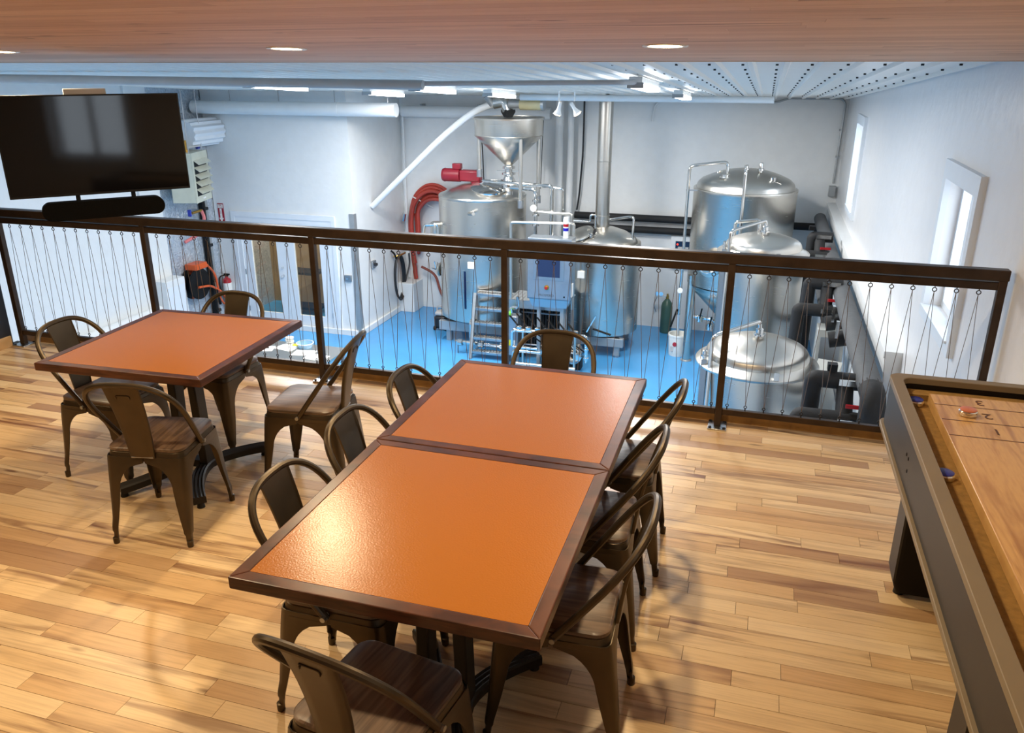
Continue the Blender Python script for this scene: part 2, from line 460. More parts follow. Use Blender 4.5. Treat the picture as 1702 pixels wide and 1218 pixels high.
def window(idx, a, b, c, d):
    w = struct(MB().box(XR - .04, XR, a - .09, a, c - .09, d + .13).box(XR - .04, XR, b, b + .09, c - .09, d + .13).box(XR - .04, XR, a, b, d, d + .13).box(XR - .04, XR, a, b, c - .09, c).build('window_%d' % idx, 'door_white', smooth=False))
    MB().box(XR - .055, XR + .055, a - .02, b + .02, c - .012, c + .004).build('window_sill', 'door_white', w)
    mid = (a + b) / 2
    for (p, q, xx) in ((a, mid + .02, XR + .055), (mid - .02, b, XR + .083)):
        f = MB().box(xx, xx + .025, p, p + .05, c, d).box(xx, xx + .025, q - .05, q, c, d).box(xx, xx + .025, p + .05, q - .05, c, c + .05).box(xx, xx + .025, p + .05, q - .05, d - .05, d).build('sash', 'door_white', w, smooth=False)
        MB().box(xx + .01, xx + .014, p + .05, q - .05, c + .05, d - .05).build('pane', 'glass', f, smooth=False)
    return w
for i, wn in enumerate(WINS): window(i + 1, *wn)

# double door
d0 = struct(MB().box(-9.70, -9.60, YD - .02, YD + .12, ZF, -0.66).box(-7.72, -7.62, YD - .02, YD + .12, ZF, -0.66).box(-9.60, -7.72, YD - .02, YD + .12, -0.76, -0.66).box(-9.78, -9.70, YD - .03, YD, ZF, -0.56).box(-7.62, -7.54, YD - .03, YD, ZF, -0.56).box(-9.70, -7.62, YD - .03, YD, -0.66, -0.56).build('door_1', 'door_white', smooth=False))
for (a, b, hs) in ((-9.595, -8.665, 1), (-8.655, -7.725, -1)):
    st = 0.19
    f = MB().box(a, a + st, YD + .01, YD + .055, ZF + .02, -0.765).box(b - st, b, YD + .01, YD + .055, ZF + .02, -0.765).box(a + st, b - st, YD + .01, YD + .055, ZF + .02, ZF + .30).box(a + st, b - st, YD + .01, YD + .055, -0.95, -0.765).build('door_leaf', 'door_white', d0, smooth=False)
    MB().box(a + st, b - st, YD + .03, YD + .036, ZF + .30, -0.95).build('pane', 'door_glass', f, smooth=False)
    for zz in (-1.0, -1.75, -2.5):
        MB().cyl((a + .0 if hs == 1 else b, YD - .005, zz - .05), (a if hs == 1 else b, YD - .005, zz + .05), 0.012, n=8).build('hinge', 'dull_steel', f)
    if hs == 1:
        MB().cyl((b - .09, YD + .01, -1.78), (b - .09, YD - .05, -1.78), 0.028).cyl((b - .09, YD + .01, -1.62), (b - .09, YD - .02, -1.62), 0.022).build('door_knob', 'chrome', f)
# what is seen through the door panes: lit brown room with a frame and boxes
wallbox('wall_beyond', 'cardboard_brown', [(-10.33, XS - .12, 15.2, 15.3, ZF, 1.0), (-10.33, XS - .12, YD + .12, 15.3, 1.0, 1.05)])
t = thing('storage_shelf', 'dark shelving seen through the double door panes', 'shelf', (-9.0, 14.6, ZF))
for sx in (-.35, .35):
    MB().box(sx - .03, sx + .03, -.2, -.14, 0, 1.75).build('upright', 'dark_void', t)
for zz in (.1, .85, 1.7): MB().box(-.38, .38, -.2, .2, zz, zz + .05).build('shelf', 'dark_void', t)

# ------------------------------------------------------------------ recessed downlights in the wood ceiling
def downlight(x, y, idx):
    z = zwood(y)
    t = thing('recessed_downlight', 'round recessed downlight glowing warm in the wood plank ceiling', 'ceiling light', (x, y, z), 0, 'recessed downlights in the wood ceiling')
    t.rotation_euler = (-ang, 0, 0)
    MB().lathe([(0.072, 0.0), (0.074, -0.004), (0.096, -0.004), (0.098, 0.001), (0.072, 0.001)], 32).build('trim_ring', 'reflector_white', t)
    MB().lathe([(0.001, -0.004), (0.05, -0.0045), (0.068, -0.002), (0.072, 0.001)], 32).build('lens', 'lamp_warm', t)
    l = bpy.data.lights.new('lamp', 'AREA'); l.shape = 'DISK'; l.size = 0.085; l.energy = DOWN_W; l.color = WARM
    lo = bpy.data.objects.new('lamp', l); C.objects.link(lo); lo.parent = t; lo.location = (0, 0, -0.012)
i = 0
for yy in (3.70, 1.87):
    for xx in (-4.10, -2.265, -0.45):
        downlight(xx, yy + (0.06 if xx < -4 else 0), i); i += 1

# ------------------------------------------------------------------ tables
def make_table(w, l, label, loc, rz, group=None):
    t = thing('dining_table', label, 'table', loc, rz, group)
    e = 0.042; z0, z1 = 0.722, 0.76
    MB().box(-w / 2 + e, w / 2 - e, -l / 2 + e, l / 2 - e, z0 + .006, z1 - 0.0008).build('laminate_top', 'orange_laminate', t, smooth=False)
    for s in (-1, 1):
        o1 = [(s * w / 2, -l / 2), (s * w / 2, l / 2), (s * (w / 2 - e), l / 2 - e), (s * (w / 2 - e), -l / 2 + e)]
        MB().prism(o1, z0, z1).build('edge_board', 'table_edge', t, smooth=False, bevel=0.0035)
        o2 = [(-w / 2, s * l / 2), (w / 2, s * l / 2), (w / 2 - e, s * (l / 2 - e)), (-w / 2 + e, s * (l / 2 - e))]
        MB().prism(o2, z0, z1).build('edge_board', 'table_edge', t, smooth=False, bevel=0.0035)
    MB().box(-.17, .17, -.2, .2, 0.70, 0.7225).build('top_plate', 'cast_iron', t, bevel=0.003)
    for s in (-1, 1):
        # bowed floor foot: ends splay out, middle close to the column
        n = 14; rings = []
        for i in range(n + 1):
            u = -1 + 2 * i / n; y = u * 0.315; x = s * (0.065 + 0.165 * abs(u) ** 1.7); zc = 0.072 - 0.026 * abs(u) ** 1.5
            dx = s * 0.165 * 1.7 * abs(u) ** 0.7 * (1 if u > 0 else -1) / 0.315
            nx, ny = 1 / math.hypot(1, dx), -dx / math.hypot(1, dx)
            sec = []
            hw = 0.032
            for a, b in ((-1, -1), (1, -1), (1, .6), (.8, 1), (.55, .75), (.3, 1), (0, .75), (-.3, 1), (-.55, .75), (-.8, 1), (-1, .6)):
                sec.append((x + nx * hw * a, y + ny * hw * a, zc + 0.02 * b))
            rings.append(sec)
        f = MB().quad_grid(rings, True, True, True).build('foot', 'cast_iron', t, ang=0.4)
        for q in (-1, 1):
            MB().cyl((s * 0.222, q * 0.30, 0), (s * 0.222, q * 0.30, 0.034), 0.02, 0.014, 12).build('glide', 'rubber', f)
        MB().bar((s * 0.07, 0, 0.075), (s * 0.055, 0, 0.705), 0.075, 0.045, up=(1, 0, 0)).build('column', 'cast_iron', t, bevel=0.006)
    MB().box(-.05, .05, -.03, .03, 0.06, 0.10).box(-.05, .05, -.02, .02, .56, .70).build('brace', 'cast_iron', t, bevel=0.004)
    return t
BX, BY, BW, BL = -1.276, 1.547, 0.876, 0.908
make_table(BW, BL - .002, 'orange topped square table of the joined pair, end away from the railing', (BX + BW / 2, BY + BL / 2, 0), 0, )
make_table(BW, BL - .002, 'orange topped square table of the joined pair, end toward the railing', (BX + BW / 2, BY + BL * 1.5 + .002, 0), 0)
cs, sn = math.cos(.044), math.sin(.044)
make_table(0.882, 0.926, 'lone orange topped square table standing apart from the joined pair', (-3.161 + .441 * cs - .463 * sn, 2.734 + .441 * sn + .463 * cs, 0), 0.044)

# ------------------------------------------------------------------ chairs (front is +Y)
def make_chair():
    t = thing('cafe_chair', '', 'chair')
    sw = 0.176
    o = rrect(sw, sw, 0.05, 6)
    MB().quad_grid([[(x * .97, y * .97, .446) for x, y in o], [(x * 1.0, y * 1.0, .450) for x, y in o], [(x, y, .462) for x, y in o], [(x * .97, y * .97, .466) for x, y in o]], True, True, True).build('seat', 'seat_wood', t)
    ap = rrect(0.172, 0.172, 0.045, 6); ap2 = rrect(0.183, 0.183, 0.045, 6); ap3 = rrect(.16, .16, .04, 6)
    MB().quad_grid([[(x, y, .434) for x, y in ap3], [(x, y, .447) for x, y in ap], [(x * 1.02, y * 1.02, .444) for x, y in ap], [(x, y, .405) for x, y in ap2], [(x * .985, y * .985, .402) for x, y in ap2]], True).build('seat_frame', 'chair_metal', t)
    legs = {}
    for sx in (-1, 1):
        for sy, fx, fy in ((1, 0.205, 0.215), (-1, 0.188, -0.232)):
            lv = [(.425, .178)]
            for i in range(0, 8):
                z = .398 - i * .0185; u = max(0.0, min(1.0, (z - .268) / .13)); lv.append((z, .178 - (.178 - .060) * math.sqrt(max(0, 1 - u * u))))
            lv += [(.20, .052), (.13, .041), (.085, .033), (.066, .031), (.055, .023), (.02, .021), (.012, .021)]
            rings = []; T = .004
            for z, w in lv:
                u = 1 - z / .425
                c = Vector((sx * (.182 + (fx - .182) * u ** .85), (.182 * sy) + (fy - .182 * sy) * u ** .85, z))
                if z < .06: c += Vector((sx * -.003, sy * -.003, 0))
                a = Vector((-sx, 0, 0)); b = Vector((0, -sy, 0)); rc = min(.028 if z > .1 else .010, w * .6); tt = T if z > .06 else .010
                out = [c + a * w, c + a * rc, c + (a + b) * rc * .3, c + b * rc, c + b * w]
                inn = [out[4] + a * tt, out[3] + a * tt, out[2] + (a + b) * tt * .8, out[1] + b * tt, out[0] + b * tt]
                rings.append(out + inn)
            lg = MB().quad_grid(rings, True, True, True).build('leg', 'chair_metal', t, ang=0.9)
            c = Vector((sx * fx, fy, 0)) + Vector((-sx * .012, -sy * .012, 0))
            MB().lathe([(.0125, 0), (.0135, .003), (.0140, .030), (.010, .032)], 12, c, True, True).build('foot_cap', 'chair_metal', lg)
    NE = 2.7
    def hz(x): return .630 + .178 * max(0, 1 - abs(x / .206) ** NE) ** (1 / NE)
    def hyy(z): return -.004 - (z - .428) * .72
    arch = []
    for q in range(25):
        cq, sq = math.cos(PI * q / 24), math.sin(PI * q / 24)
        arch.append((.206 * math.copysign(abs(cq) ** (2 / NE), cq), .630 + .178 * max(sq, 0) ** (2 / NE)))
    pts = [(.186, .428), (.194, .50), (.202, .58)] + arch + [(-.202, .58), (-.194, .50), (-.186, .428)]
    MB().tube([(x, hyy(z), z) for x, z in pts], .0125, 10).build('back_hoop', 'chair_metal', t)
    for sx in (-1, 1): MB().cyl((sx * .172, -.008, .436), (sx * .207, -.008, .436), .009, n=10).build('bolt', 'dull_steel', t)
    rings = []
    for i in range(9):
        u = i / 8; y = -.186 - .086 * u + .014 * math.sin(u * PI); w = .056 + .024 * u
        pts = [(-w, 0), (-w * .94, -.004), (-w * .5, -.0055), (0, -.006), (w * .5, -.0055), (w * .94, -.004), (w, 0), (w, .008), (w * .95, .0015), (0, 0), (-w * .95, .0015), (-w, .008)]
        rings.append([(x, y + dy, .425 + u * (hz(x) - .425)) for x, dy in pts])
    sp = MB().quad_grid(rings, True, True, True).build('back_splat', 'chair_metal', t, ang=0.9)
    MB().tube(fillet([(-.03, -.2565, .735), (-.03, -.2600, .752), (.03, -.2600, .752), (.03, -.2565, .735)], .012), .0025, 6).build('emboss', 'chair_metal', sp)
    MB().cyl((-.05, -.186, .43), (.05, -.186, .43), .007, n=8).build('pin', 'dull_steel', sp)
    return t
proto = make_chair()
CH = [
 (-3.17, 3.17, -90, 'bronze metal chair at the lone square table, on its navy wall side'),
 (-2.545, 2.79, 12, 'bronze metal chair at the lone square table, on the side opposite the railing'),
 (-2.88, 3.66, 180, 'bronze metal chair between the lone square table and the railing'),
 (-2.10, 3.36, 98, 'bronze metal chair at the lone square table, pulled out on the joined tables side'),
 (-1.155, 3.01, -90, 'bronze metal chair at the joined tables on the lone table side, closest to the railing'),
 (-1.175, 2.52, -90, 'bronze metal chair at the joined tables on the lone table side, middle of three'),
 (-1.165, 2.03, -90, 'bronze metal chair at the joined tables on lone table side, farthest from the railing'),
 (-0.90, 3.48, 180, 'bronze metal chair at the head of the joined tables, its back to the railing'),
 (-0.495, 3.17, 92, 'bronze metal chair at the joined tables on the game table side, closest to the railing'),
 (-0.515, 2.67, 92, 'bronze metal chair along the game table side of the joined tables, middle of three'),
 (-0.48, 2.14, 92, 'bronze metal chair at the joined tables on game table side, farthest from the railing'),
 (-0.85, 1.565, -9, 'bronze metal chair at the foot of the joined tables, the end away from the railing'),
]
for i, (x, y, a, lb) in enumerate(CH):
    o = proto if i == 0 else copy_tree(proto)
    o.location = (x, y, 0); o.rotation_euler = (0, 0, math.radians(a)); o['label'] = lb; o['group'] = 'bronze metal cafe chairs'

# ------------------------------------------------------------------ guard railing
RY = 4.659
t = thing('guard_railing', 'dark brown steel guard railing strung with zigzag wire along the mezzanine edge', 'railing', (0, RY, 0))
PX = [-5.43, -4.122, -2.789, -1.462, -0.113, 1.248]
MB().box(-5.46, 1.272, -.032, .032, 1.012, 1.07).build('top_rail', 'rail_steel', t, bevel=0.006)
MB().box(-5.45, 1.245, -.018, .020, .960, 1.003).build('under_rail', 'rail_steel', t, bevel=0.004)
bolt_proto = None
for i, x in enumerate(PX):
    p = MB().box(x - .02, x + .02, -.024, .016, .010, 1.013).build('post', 'rail_steel', t, bevel=0.003)
    pl = MB().box(x - .055, x + .055, -.066, .066, 0, .010).build('base_plate', 'zinc_plate', p, bevel=0.002)
    for sx in (-1, 1):
        for sy in (-1, 1):
            if bolt_proto is None: bolt_proto = MB().lathe([(.010, .010), (.010, .017), (.006, .018)], 6, (0, 0, 0), False, True).build('anchor_bolt', 'dark_wire', p); bo = bolt_proto
            else: bo = bolt_proto.copy(); C.objects.link(bo); bo.parent = p
            bo.location = (x + sx * .042, sy * .048, 0)
eye = MB().tube([(math.cos(2 * PI * j / 12) * .0105, 0, -.022 + math.sin(2 * PI * j / 12) * .0105) for j in range(12)], .0028, 6, closed=True).cyl((0, 0, 0), (0, 0, -.012), .0028, n=6)
hook = MB().tube([(math.cos(2 * PI * j / 12) * .008, 0, .024 + math.sin(2 * PI * j / 12) * .008) for j in range(12)], .0026, 6, closed=True).cyl((0, 0, 0), (0, 0, .018), .004, n=6)
e0 = h0 = None
for i in range(5):
    a, b = PX[i] + .02, PX[i + 1] - .02
    MB().box(a, b, -.016, .016, .085, .122).build('bottom_rail', 'rail_steel', t, bevel=0.003)
    n = 12; pts = []
    for j in range(n):
        x = a + (b - a) * (j + .75) / (n + .5); xb = a + (b - a) * (j + .25) / (n + .5)
        if e0 is None: e0 = eye.build('eye_hook', 'dark_wire', t); h0 = hook.build('lower_hook', 'dark_wire', t); oe, oh = e0, h0
        else:
            oe = e0.copy(); oh = h0.copy(); C.objects.link(oe); C.objects.link(oh)
        oe.location = (x, .003, .961); oh.location = (xb, 0, .121)
        pts += [(xb, 0, .150), (x, .003, .930)]
    pts.append((a + (b - a) * (n + .25) / (n + .5), 0, .150)); 
    oh = h0.copy(); C.objects.link(oh); oh.location = (pts[-1][0], 0, .121)
    m = MB()
    for q in range(len(pts) - 1): m.cyl(pts[q], pts[q + 1], .0017, n=5)
    m.build('wire', 'wire_steel', t)

# ------------------------------------------------------------------ television with soundbar
dv = Vector((.68, .733, 0)).normalized(); tvz = math.atan2(dv.y, dv.x)
pr = Vector((-3.40, 4.30, 0)); tw, th = 0.97, 0.56
tc_ = pr - dv * tw / 2
t = thing('television', 'black flat screen television on a wall arm above the railing corner', 'television', (tc_.x, tc_.y, 1.345), tvz)
MB().box(-tw / 2, tw / 2, 0.0, .03, 0, th).build('housing', 'black_plastic', t, bevel=0.003)
MB().box(-tw / 2 + .008, tw / 2 - .008, -.0015, .0, .014, th - .008).build('screen', 'tv_screen', t, smooth=False)
MB().box(-.3, .3, .03, .065, .08, .42).build('rear_cover', 'black_plastic', t, bevel=0.01)
MB().box(-.12, .10, .03, .07, th - .05, th + .030).build('mount_plate', 'grey_pvc', t, bevel=0.003)
R = Matrix.Rotation(-tvz, 3, 'Z'); wp = R @ (Vector((-5.5, 4.25, 1.62)) - Vector((tc_.x, tc_.y, 1.345)))
MB().bar((0, .06, .275), wp, .05, .05).build('wall_arm', 'black_plastic', t)
MB().obox(wp, (.02, .16, .3), R).build('wall_plate', 'black_plastic', t)
t = thing('soundbar', 'black rounded soundbar hanging under the television', 'soundbar', (tc_.x, tc_.y, 1.345), tvz)
oo = [(x, z) for x, z in rrect(.33, .052, .05, 6)]
MB().quad_grid([[(x - .01, -.04, z - .082) for x, z in oo], [(x - .01, .032, z - .082) for x, z in oo]], True, True, True).build('cabinet', 'speaker_mesh', t)
for sx in (-.14, .16): MB().box(sx - .012, sx + .012, .032, .05, -.08, .03).build('hanger', 'black_plastic', t)

# ------------------------------------------------------------------ shuffleboard game table
t = thing('shuffleboard_table', 'long shuffleboard game table with grey rails and maple playfield by the right wall', 'game table', (0, 0, 0))
xa, xb, ya, yb = .618, 1.285, 0.25, 3.64
cap = []
out = [(xa, ya), (xb, ya)] + [(xb - .05 + .05 * math.cos(a), yb - .05 + .05 * math.sin(a)) for a in [PI / 2 * j / 6 for j in range(7)]] + [(xa + .05 + .05 * math.cos(a), yb - .05 + .05 * math.sin(a)) for a in [PI / 2 + PI / 2 * j / 6 for j in range(7)]]
def ring_wall(outl, inl, z0, z1):
    n = len(outl)
    return MB().quad_grid([[(x, y, z0) for x, y in inl], [(x, y, z0) for x, y in outl], [(x, y, z1) for x, y in outl], [(x, y, z1) for x, y in inl], [(x, y, z0) for x, y in inl]], True)
def inset(o, d):
    cx, cy = (xa + xb) / 2, (ya + yb) / 2
    hx, hy = (xb - xa) / 2, (yb - ya) / 2
    return [(cx + (x - cx) * (hx - d) / hx, cy + (y - cy) * (hy - d) / hy) for x, y in o]
ring_wall(inset(out, -.004), inset(out, .044), .776, .802).build('top_rail', 'board_cap', t, bevel=0.003)
ring_wall(out, inset(out, .034), .585, .776).build('side_panel', 'board_side', t)
ring_wall(inset(out, -.014), inset(out, .05), .565, .586).build('bottom_lip', 'board_cap', t, bevel=0.003)
ring_wall(inset(out, .0341), inset(out, .043), .70, .7755).build('inner_lining', 'board_black', t)
MB().box(xa + .036, xb - .036, ya + .036, yb - .036, .66, .725).build('gutter_carpet', 'carpet_tan', t, smooth=False)
MB().box(.757, 1.150, ya + .15, 3.505, .725, .772).build('playfield', 'board_maple', t, bevel=0.003)
MB().prism([(xa + .045, 3.53), (xb - .045, 3.53), (xb - .045, 3.595), (xa + .045, 3.595)], .7255, .752).build('end_ramp', 'carpet_tan', t)
for yv in (3.39, 3.235, 3.085): MB().box(.759, 1.148, yv - .003, yv + .003, .7722, .7726).build('score_line', 'print_brown', t, smooth=False)
for s_, yv in (('3', 3.45), ('2', 3.31), ('1', 3.16)): text('score_number', s_, .075, 'print_brown', t, (.935, yv, .7728), (0, 0, PI), .0004)
for yl in (3.20, 2.06):
    lg = MB().quad_grid([[(x, y, z) for x, y in rrect(.265 - dd, .075, .02, 3)] for z, dd in ((.03, .012), (.07, 0), (.60, 0))], True, True, True).build('leg_panel', 'board_black', t, loc=(.945, yl, 0))
    MB().box(-.268, -.255, -.068, .068, .08, .575).build('edge_strip', 'board_side', lg)
    for sx in (-1, 1): MB().cyl((sx * .23, -.02, 0), (sx * .23, -.02, .04), .022, .018, 12).build('leveller', 'rubber', lg)
m = MB()
for yv, zz in ((3.02, .70), (2.98, .70), (2.97, .655)): m.cyl((xa - .002, yv, zz), (xa + .004, yv, zz), .007, n=8)
m.build('side_screws', 'board_black', t)
def puck(x, y, z, mat, label, name='shuffleboard_puck'):
    t = thing(name, label, 'puck', (x, y, z))
    MB().lathe([(.001, 0), (.030, 0), (.034, .004), (.034, .018), (.030, .022), (.001, .022)], 24).build('steel_body', 'chrome', t)
    MB().lathe([(.030, .0215), (.0305, .0255), (.028, .027), (.001, .0272)], 24).build('cap', mat, t)
puck(.706, 3.48, .725, 'puck_blue', 'blue capped puck in the gutter beside the score numbers')
puck(.7, 2.80, .725, 'puck_blue', 'blue capped puck in the gutter farther from the railing')
puck(.862, 3.30, .7727, 'puck_red', 'red capped puck lying on the playfield beside the number two')

# ================================================================== brewery
# fluorescent strips under the metal ceiling
def strip(x, y0, L=1.22):
    yc = y0 + L / 2
    t = thing('strip_light', 'white fluorescent strip fixture lit under the ribbed metal ceiling', 'strip light', (x, yc, zmetal(yc) - 0.005), 0, 'fluorescent strips under the metal ceiling')
    t.rotation_euler = (-ang, 0, 0)
    MB().box(-.06, .06, -L / 2, L / 2, -.055, 0.0).build('housing', 'reflector_white', t, bevel=0.004)
    MB().box(-.07, .07, -L / 2 + .03, L / 2 - .03, -.095, -.055).build('diffuser', 'tube_white', t, bevel=0.012)
    for s in (-1, 1): MB().box(-.072, .072, s * (L / 2 - .015) - .016, s * (L / 2 - .015) + .016, -.098, -.05).build('end_cap', 'galvanised', t)
    l = bpy.data.lights.new('lamp', 'AREA'); l.shape = 'RECTANGLE'; l.size = 0.14; l.size_y = L - .08; l.energy = STRIP_W; l.color = COOL
    lo = bpy.data.objects.new('lamp', l); C.objects.link(lo); lo.parent = t; lo.location = (0, 0, -.10)
for x, y0 in ((-5.68, 8.40), (-5.66, 11.30), (-3.95, 9.10), (-3.85, 11.45), (-1.16, 7.55), (-1.16, 11.2)):
    strip(x, y0)

# ---- tall jacketed fermenter on legs
def dome(r, h, n=8):
    # flat-ish head with a tight knuckle
    pr = [(r, 0), (r * .995, h * .10), (r * .965, h * .24), (r * .90, h * .40)]
    for i in range(1, n + 1):
        a = i / n; rr = r * .90 * (1 - a); pr.append((max(rr, .001), h * (.40 + .60 * (1 - (1 - a) ** 2))))
    return pr
def clamp_fitting(parent, c, r=.03, h=.1, name='fitting'):
    return MB().lathe([(r * .7, 0), (r * .7, h * .3), (r * 1.25, h * .35), (r * 1.25, h * .5), (r * .8, h * .55), (r * .8, h * .9), (r * .5, h), (.001, h)], 14, c).build(name, 'bright_steel', parent)
tx, ty = -.26, 14.2
t = thing('fermenter_tank', 'tall stainless conical fermenter on legs at the far end by the wall', 'tank', (tx, ty, ZF))
Z = lambda z: z - ZF
MB().lathe([(.80, Z(.165)), (.842, Z(.16)), (.846, Z(.14)), (.838, Z(.11)), (.835, Z(-1.44)), (.80, Z(-1.48))], 64).build('shell', 'steel', t)
d = dome(.79, .29); MB().lathe([(.80, Z(.14)), (.795, Z(.18))] + [(r, Z(.19) + z) for r, z in d], 64).build('domed_top', 'steel_dome', t)
MB().lathe([(.83, Z(-1.46)), (.82, Z(-1.50)), (.10, Z(-2.25)), (.05, Z(-2.27)), (.05, Z(-2.42))], 64).build('cone', 'steel', t)
for a in (205, 290, 25, 110):
    x, y = .80 * math.cos(math.radians(a)), .80 * math.sin(math.radians(a))
    lg = MB().cyl((x, y, .03), (x, y, Z(-1.3)), .07, n=20).build('leg', 'steel', t)
    MB().lathe([(.10, 0), (.10, .012), (.06, .03), (.05, .06)], 20, (x, y, 0), True, True).build('foot_plate', 'galvanised', lg)
    MB().prism([(-.0, -.01), (.3, -.01), (.3, .01), (0, .01)], 0, .01).xf(Matrix.Translation((x, y, Z(-1.55))) @ Matrix.Rotation(math.radians(a + 180), 4, 'Z') @ Matrix.Rotation(math.radians(40), 4, 'Y')).build('gusset', 'dull_steel', lg)
MB().tube(fillet([(-.3, -.25, Z(.36)), (-.3, -.25, Z(.60)), (-.90, -.40, Z(.53)), (-.90, -.40, Z(-2.0))], .09), .026, 12).build('blow_off_pipe', 'bright_steel', t)
MB().box(-.93, -.74, -.41, -.39, Z(.13), Z(.15)).build('pipe_bracket', 'dull_steel', t)
MB().tube(fillet([(0, -.1, Z(.44)), (0, -.1, Z(.53)), (0, -.87, Z(.53)), (0, -.87, Z(-1.75))], .06), .026, 12).build('cleaning_pipe', 'bright_steel', t)
clamp_fitting(t, (.0, -.87, Z(.52)), .035, .10); clamp_fitting(t, (.22, -.2, Z(.40)), .04, .20, 'relief_valve'); clamp_fitting(t, (-.32, -.42, Z(.33)), .075, .09, 'sight_glass')
g = MB().cyl((.42, -.42, Z(.27)), (.42, -.44, Z(.40)), .05, .05, 16).build('top_port', 'bright_steel', t)
MB().bar((.30, -.45, Z(.36)), (.55, -.47, Z(.30)), .02, .02).build('handle', 'bright_steel', g)
MB().tube([(-.42 + .05 * math.cos(a), -.1, Z(.36) + .07 * math.sin(a)) for a in [PI * j / 8 for j in range(9)]], .012, 8).build('lifting_eye', 'bright_steel', t)
mw = MB().lathe([(.20, 0), (.20, .10), (.22, .11), (.22, .15), (.10, .17), (.001, .17)], 32).xf(Matrix.Translation((-.38, -.70, Z(-.98))) @ Matrix.Rotation(math.radians(-28), 4, 'Z') @ Matrix.Rotation(math.radians(90), 4, 'X')).build('manway', 'steel_dome', t)
MB().tube([(-.46 + .14 * math.cos(2 * PI * j / 16), -.90, Z(-.98) + .14 * math.sin(2 * PI * j / 16)) for j in range(16)], .012, 6, closed=True).build('hand_wheel', 'bright_steel', mw)
MB().tube(fillet([(-.62, -.62, Z(-1.95)), (-.30, -.72, Z(-1.95)), (-.10, -.60, Z(-2.2)), (0, 0, Z(-2.44))], .1), .03, 10).build('drain_pipe', 'bright_steel', t)
for dx, dz in ((-.52, -1.95), (-.35, -2.08), (-.2, -1.75)):
    v = MB().lathe([(.03, -.06), (.05, -.05), (.05, .05), (.03, .06)], 12, (dx, -.72, Z(dz)), True, True).build('butterfly_valve', 'bright_steel', t)
    MB().bar((dx, -.76, Z(dz)), (dx + .03, -.80, Z(dz) + .2), .022, .012).build('valve_handle', 'black_plastic', v)
MB().cyl((-.90, -.47, Z(-1.55)), (-.90, -.5, Z(-1.55)), .045, n=16).build('pressure_gauge', 'white_label', t)
MB().bar((-.93, -.43, Z(-1.9)), (-1.02, -.46, Z(-2.22)), .045, .02).build('lever_handle', 'black_plastic', t)
MB().lathe([(.0, -.09), (.07, -.085), (.09, 0), (.07, .085), (.0, .09)], 16, (-.02, -.9, Z(-2.05))).build('yellow_cap', 'yellow_plastic', t)

# ---- two upright conditioning tanks nearer the railing
def bright_tank(loc, R, ztop, hd, label, name, pipes):
    t = thing(name, label, 'tank', (loc[0], loc[1], ZF))
    zr = ztop - hd
    MB().lathe([(R, .32), (R, Z(zr) - .03)], 64).build('shell', 'steel', t)
    MB().lathe([(R - .06, Z(zr) + .02), (R + .045, Z(zr) - .035), (R + .052, Z(zr) - .045), (R + .048, Z(zr) - .065), (R - .01, Z(zr) - .05)], 64).build('rim_flange', 'steel_dome', t)
    dd = dome(R - .055, hd - .05)
    MB().lathe([(R - .05, Z(zr)), (R - .05, Z(zr) + .04)] + [(r, Z(zr) + .05 + z) for r, z in dd], 64).build('domed_top', 'steel_dome', t)
    MB().lathe([(R, .33), (R * .9, .22), (R * .5, .14), (.05, .12)], 48).build('dished_bottom', 'steel', t)
    for a in (45, 135, 225, 315):
        x, y = R * .8 * math.cos(math.radians(a)), R * .8 * math.sin(math.radians(a))
        MB().cyl((x, y, 0), (x, y, .34), .045, n=14).build('leg', 'dull_steel', t)
    z0 = Z(ztop)
    clamp_fitting(t, (0, -.05, z0 - .02), .05, .12, 'centre_port')
    MB().tube(fillet([(0, -.05, z0 + .08), (0, -.05, z0 + .17), (-R * .78, -R * .62, z0 + .06), (-R * .78 - .02, -R * .86, .6)], .06), .022, 12).build('gas_pipe', 'bright_steel', t)
    if pipes: MB().tube(fillet([(-.08, .15, z0 - .03), (-.08, .15, z0 + .14), (-R * .72, .12, z0 + .10), (-R * .72, .12, z0 - .15)], .05), .022, 12).build('cross_pipe', 'bright_steel', t)
    MB().box(-.11, .07, -.30, -.18, z0 - .085, z0 - .06).build('data_plate', 'dull_steel', t)
    MB().box(-R * .9 - .03, -R * .9 + .03, -R * .55, -R * .45, .5, Z(zr) + .02).build('sight_tube', 'dull_steel', t)
    clamp_fitting(t, (-R * .9, -R * .5, Z(zr) + .02), .03, .1)
    MB().box(R * .3, R * .3 + .05, -R * .97 - .03, -R * .97 + .0, Z(zr) - .03, Z(zr) + .05).build('latch', 'bright_steel', t)
    return t
bright_tank((.10, 11.0), .535, .02, .205, 'stainless domed tank standing between the tall fermenter and the nearest tank', 'conditioning_tank', True)
bright_tank((.13, 8.40), .575, -.57, .235, 'low stainless domed tank with wide rim flange just below the railing', 'conditioning_tank', False)

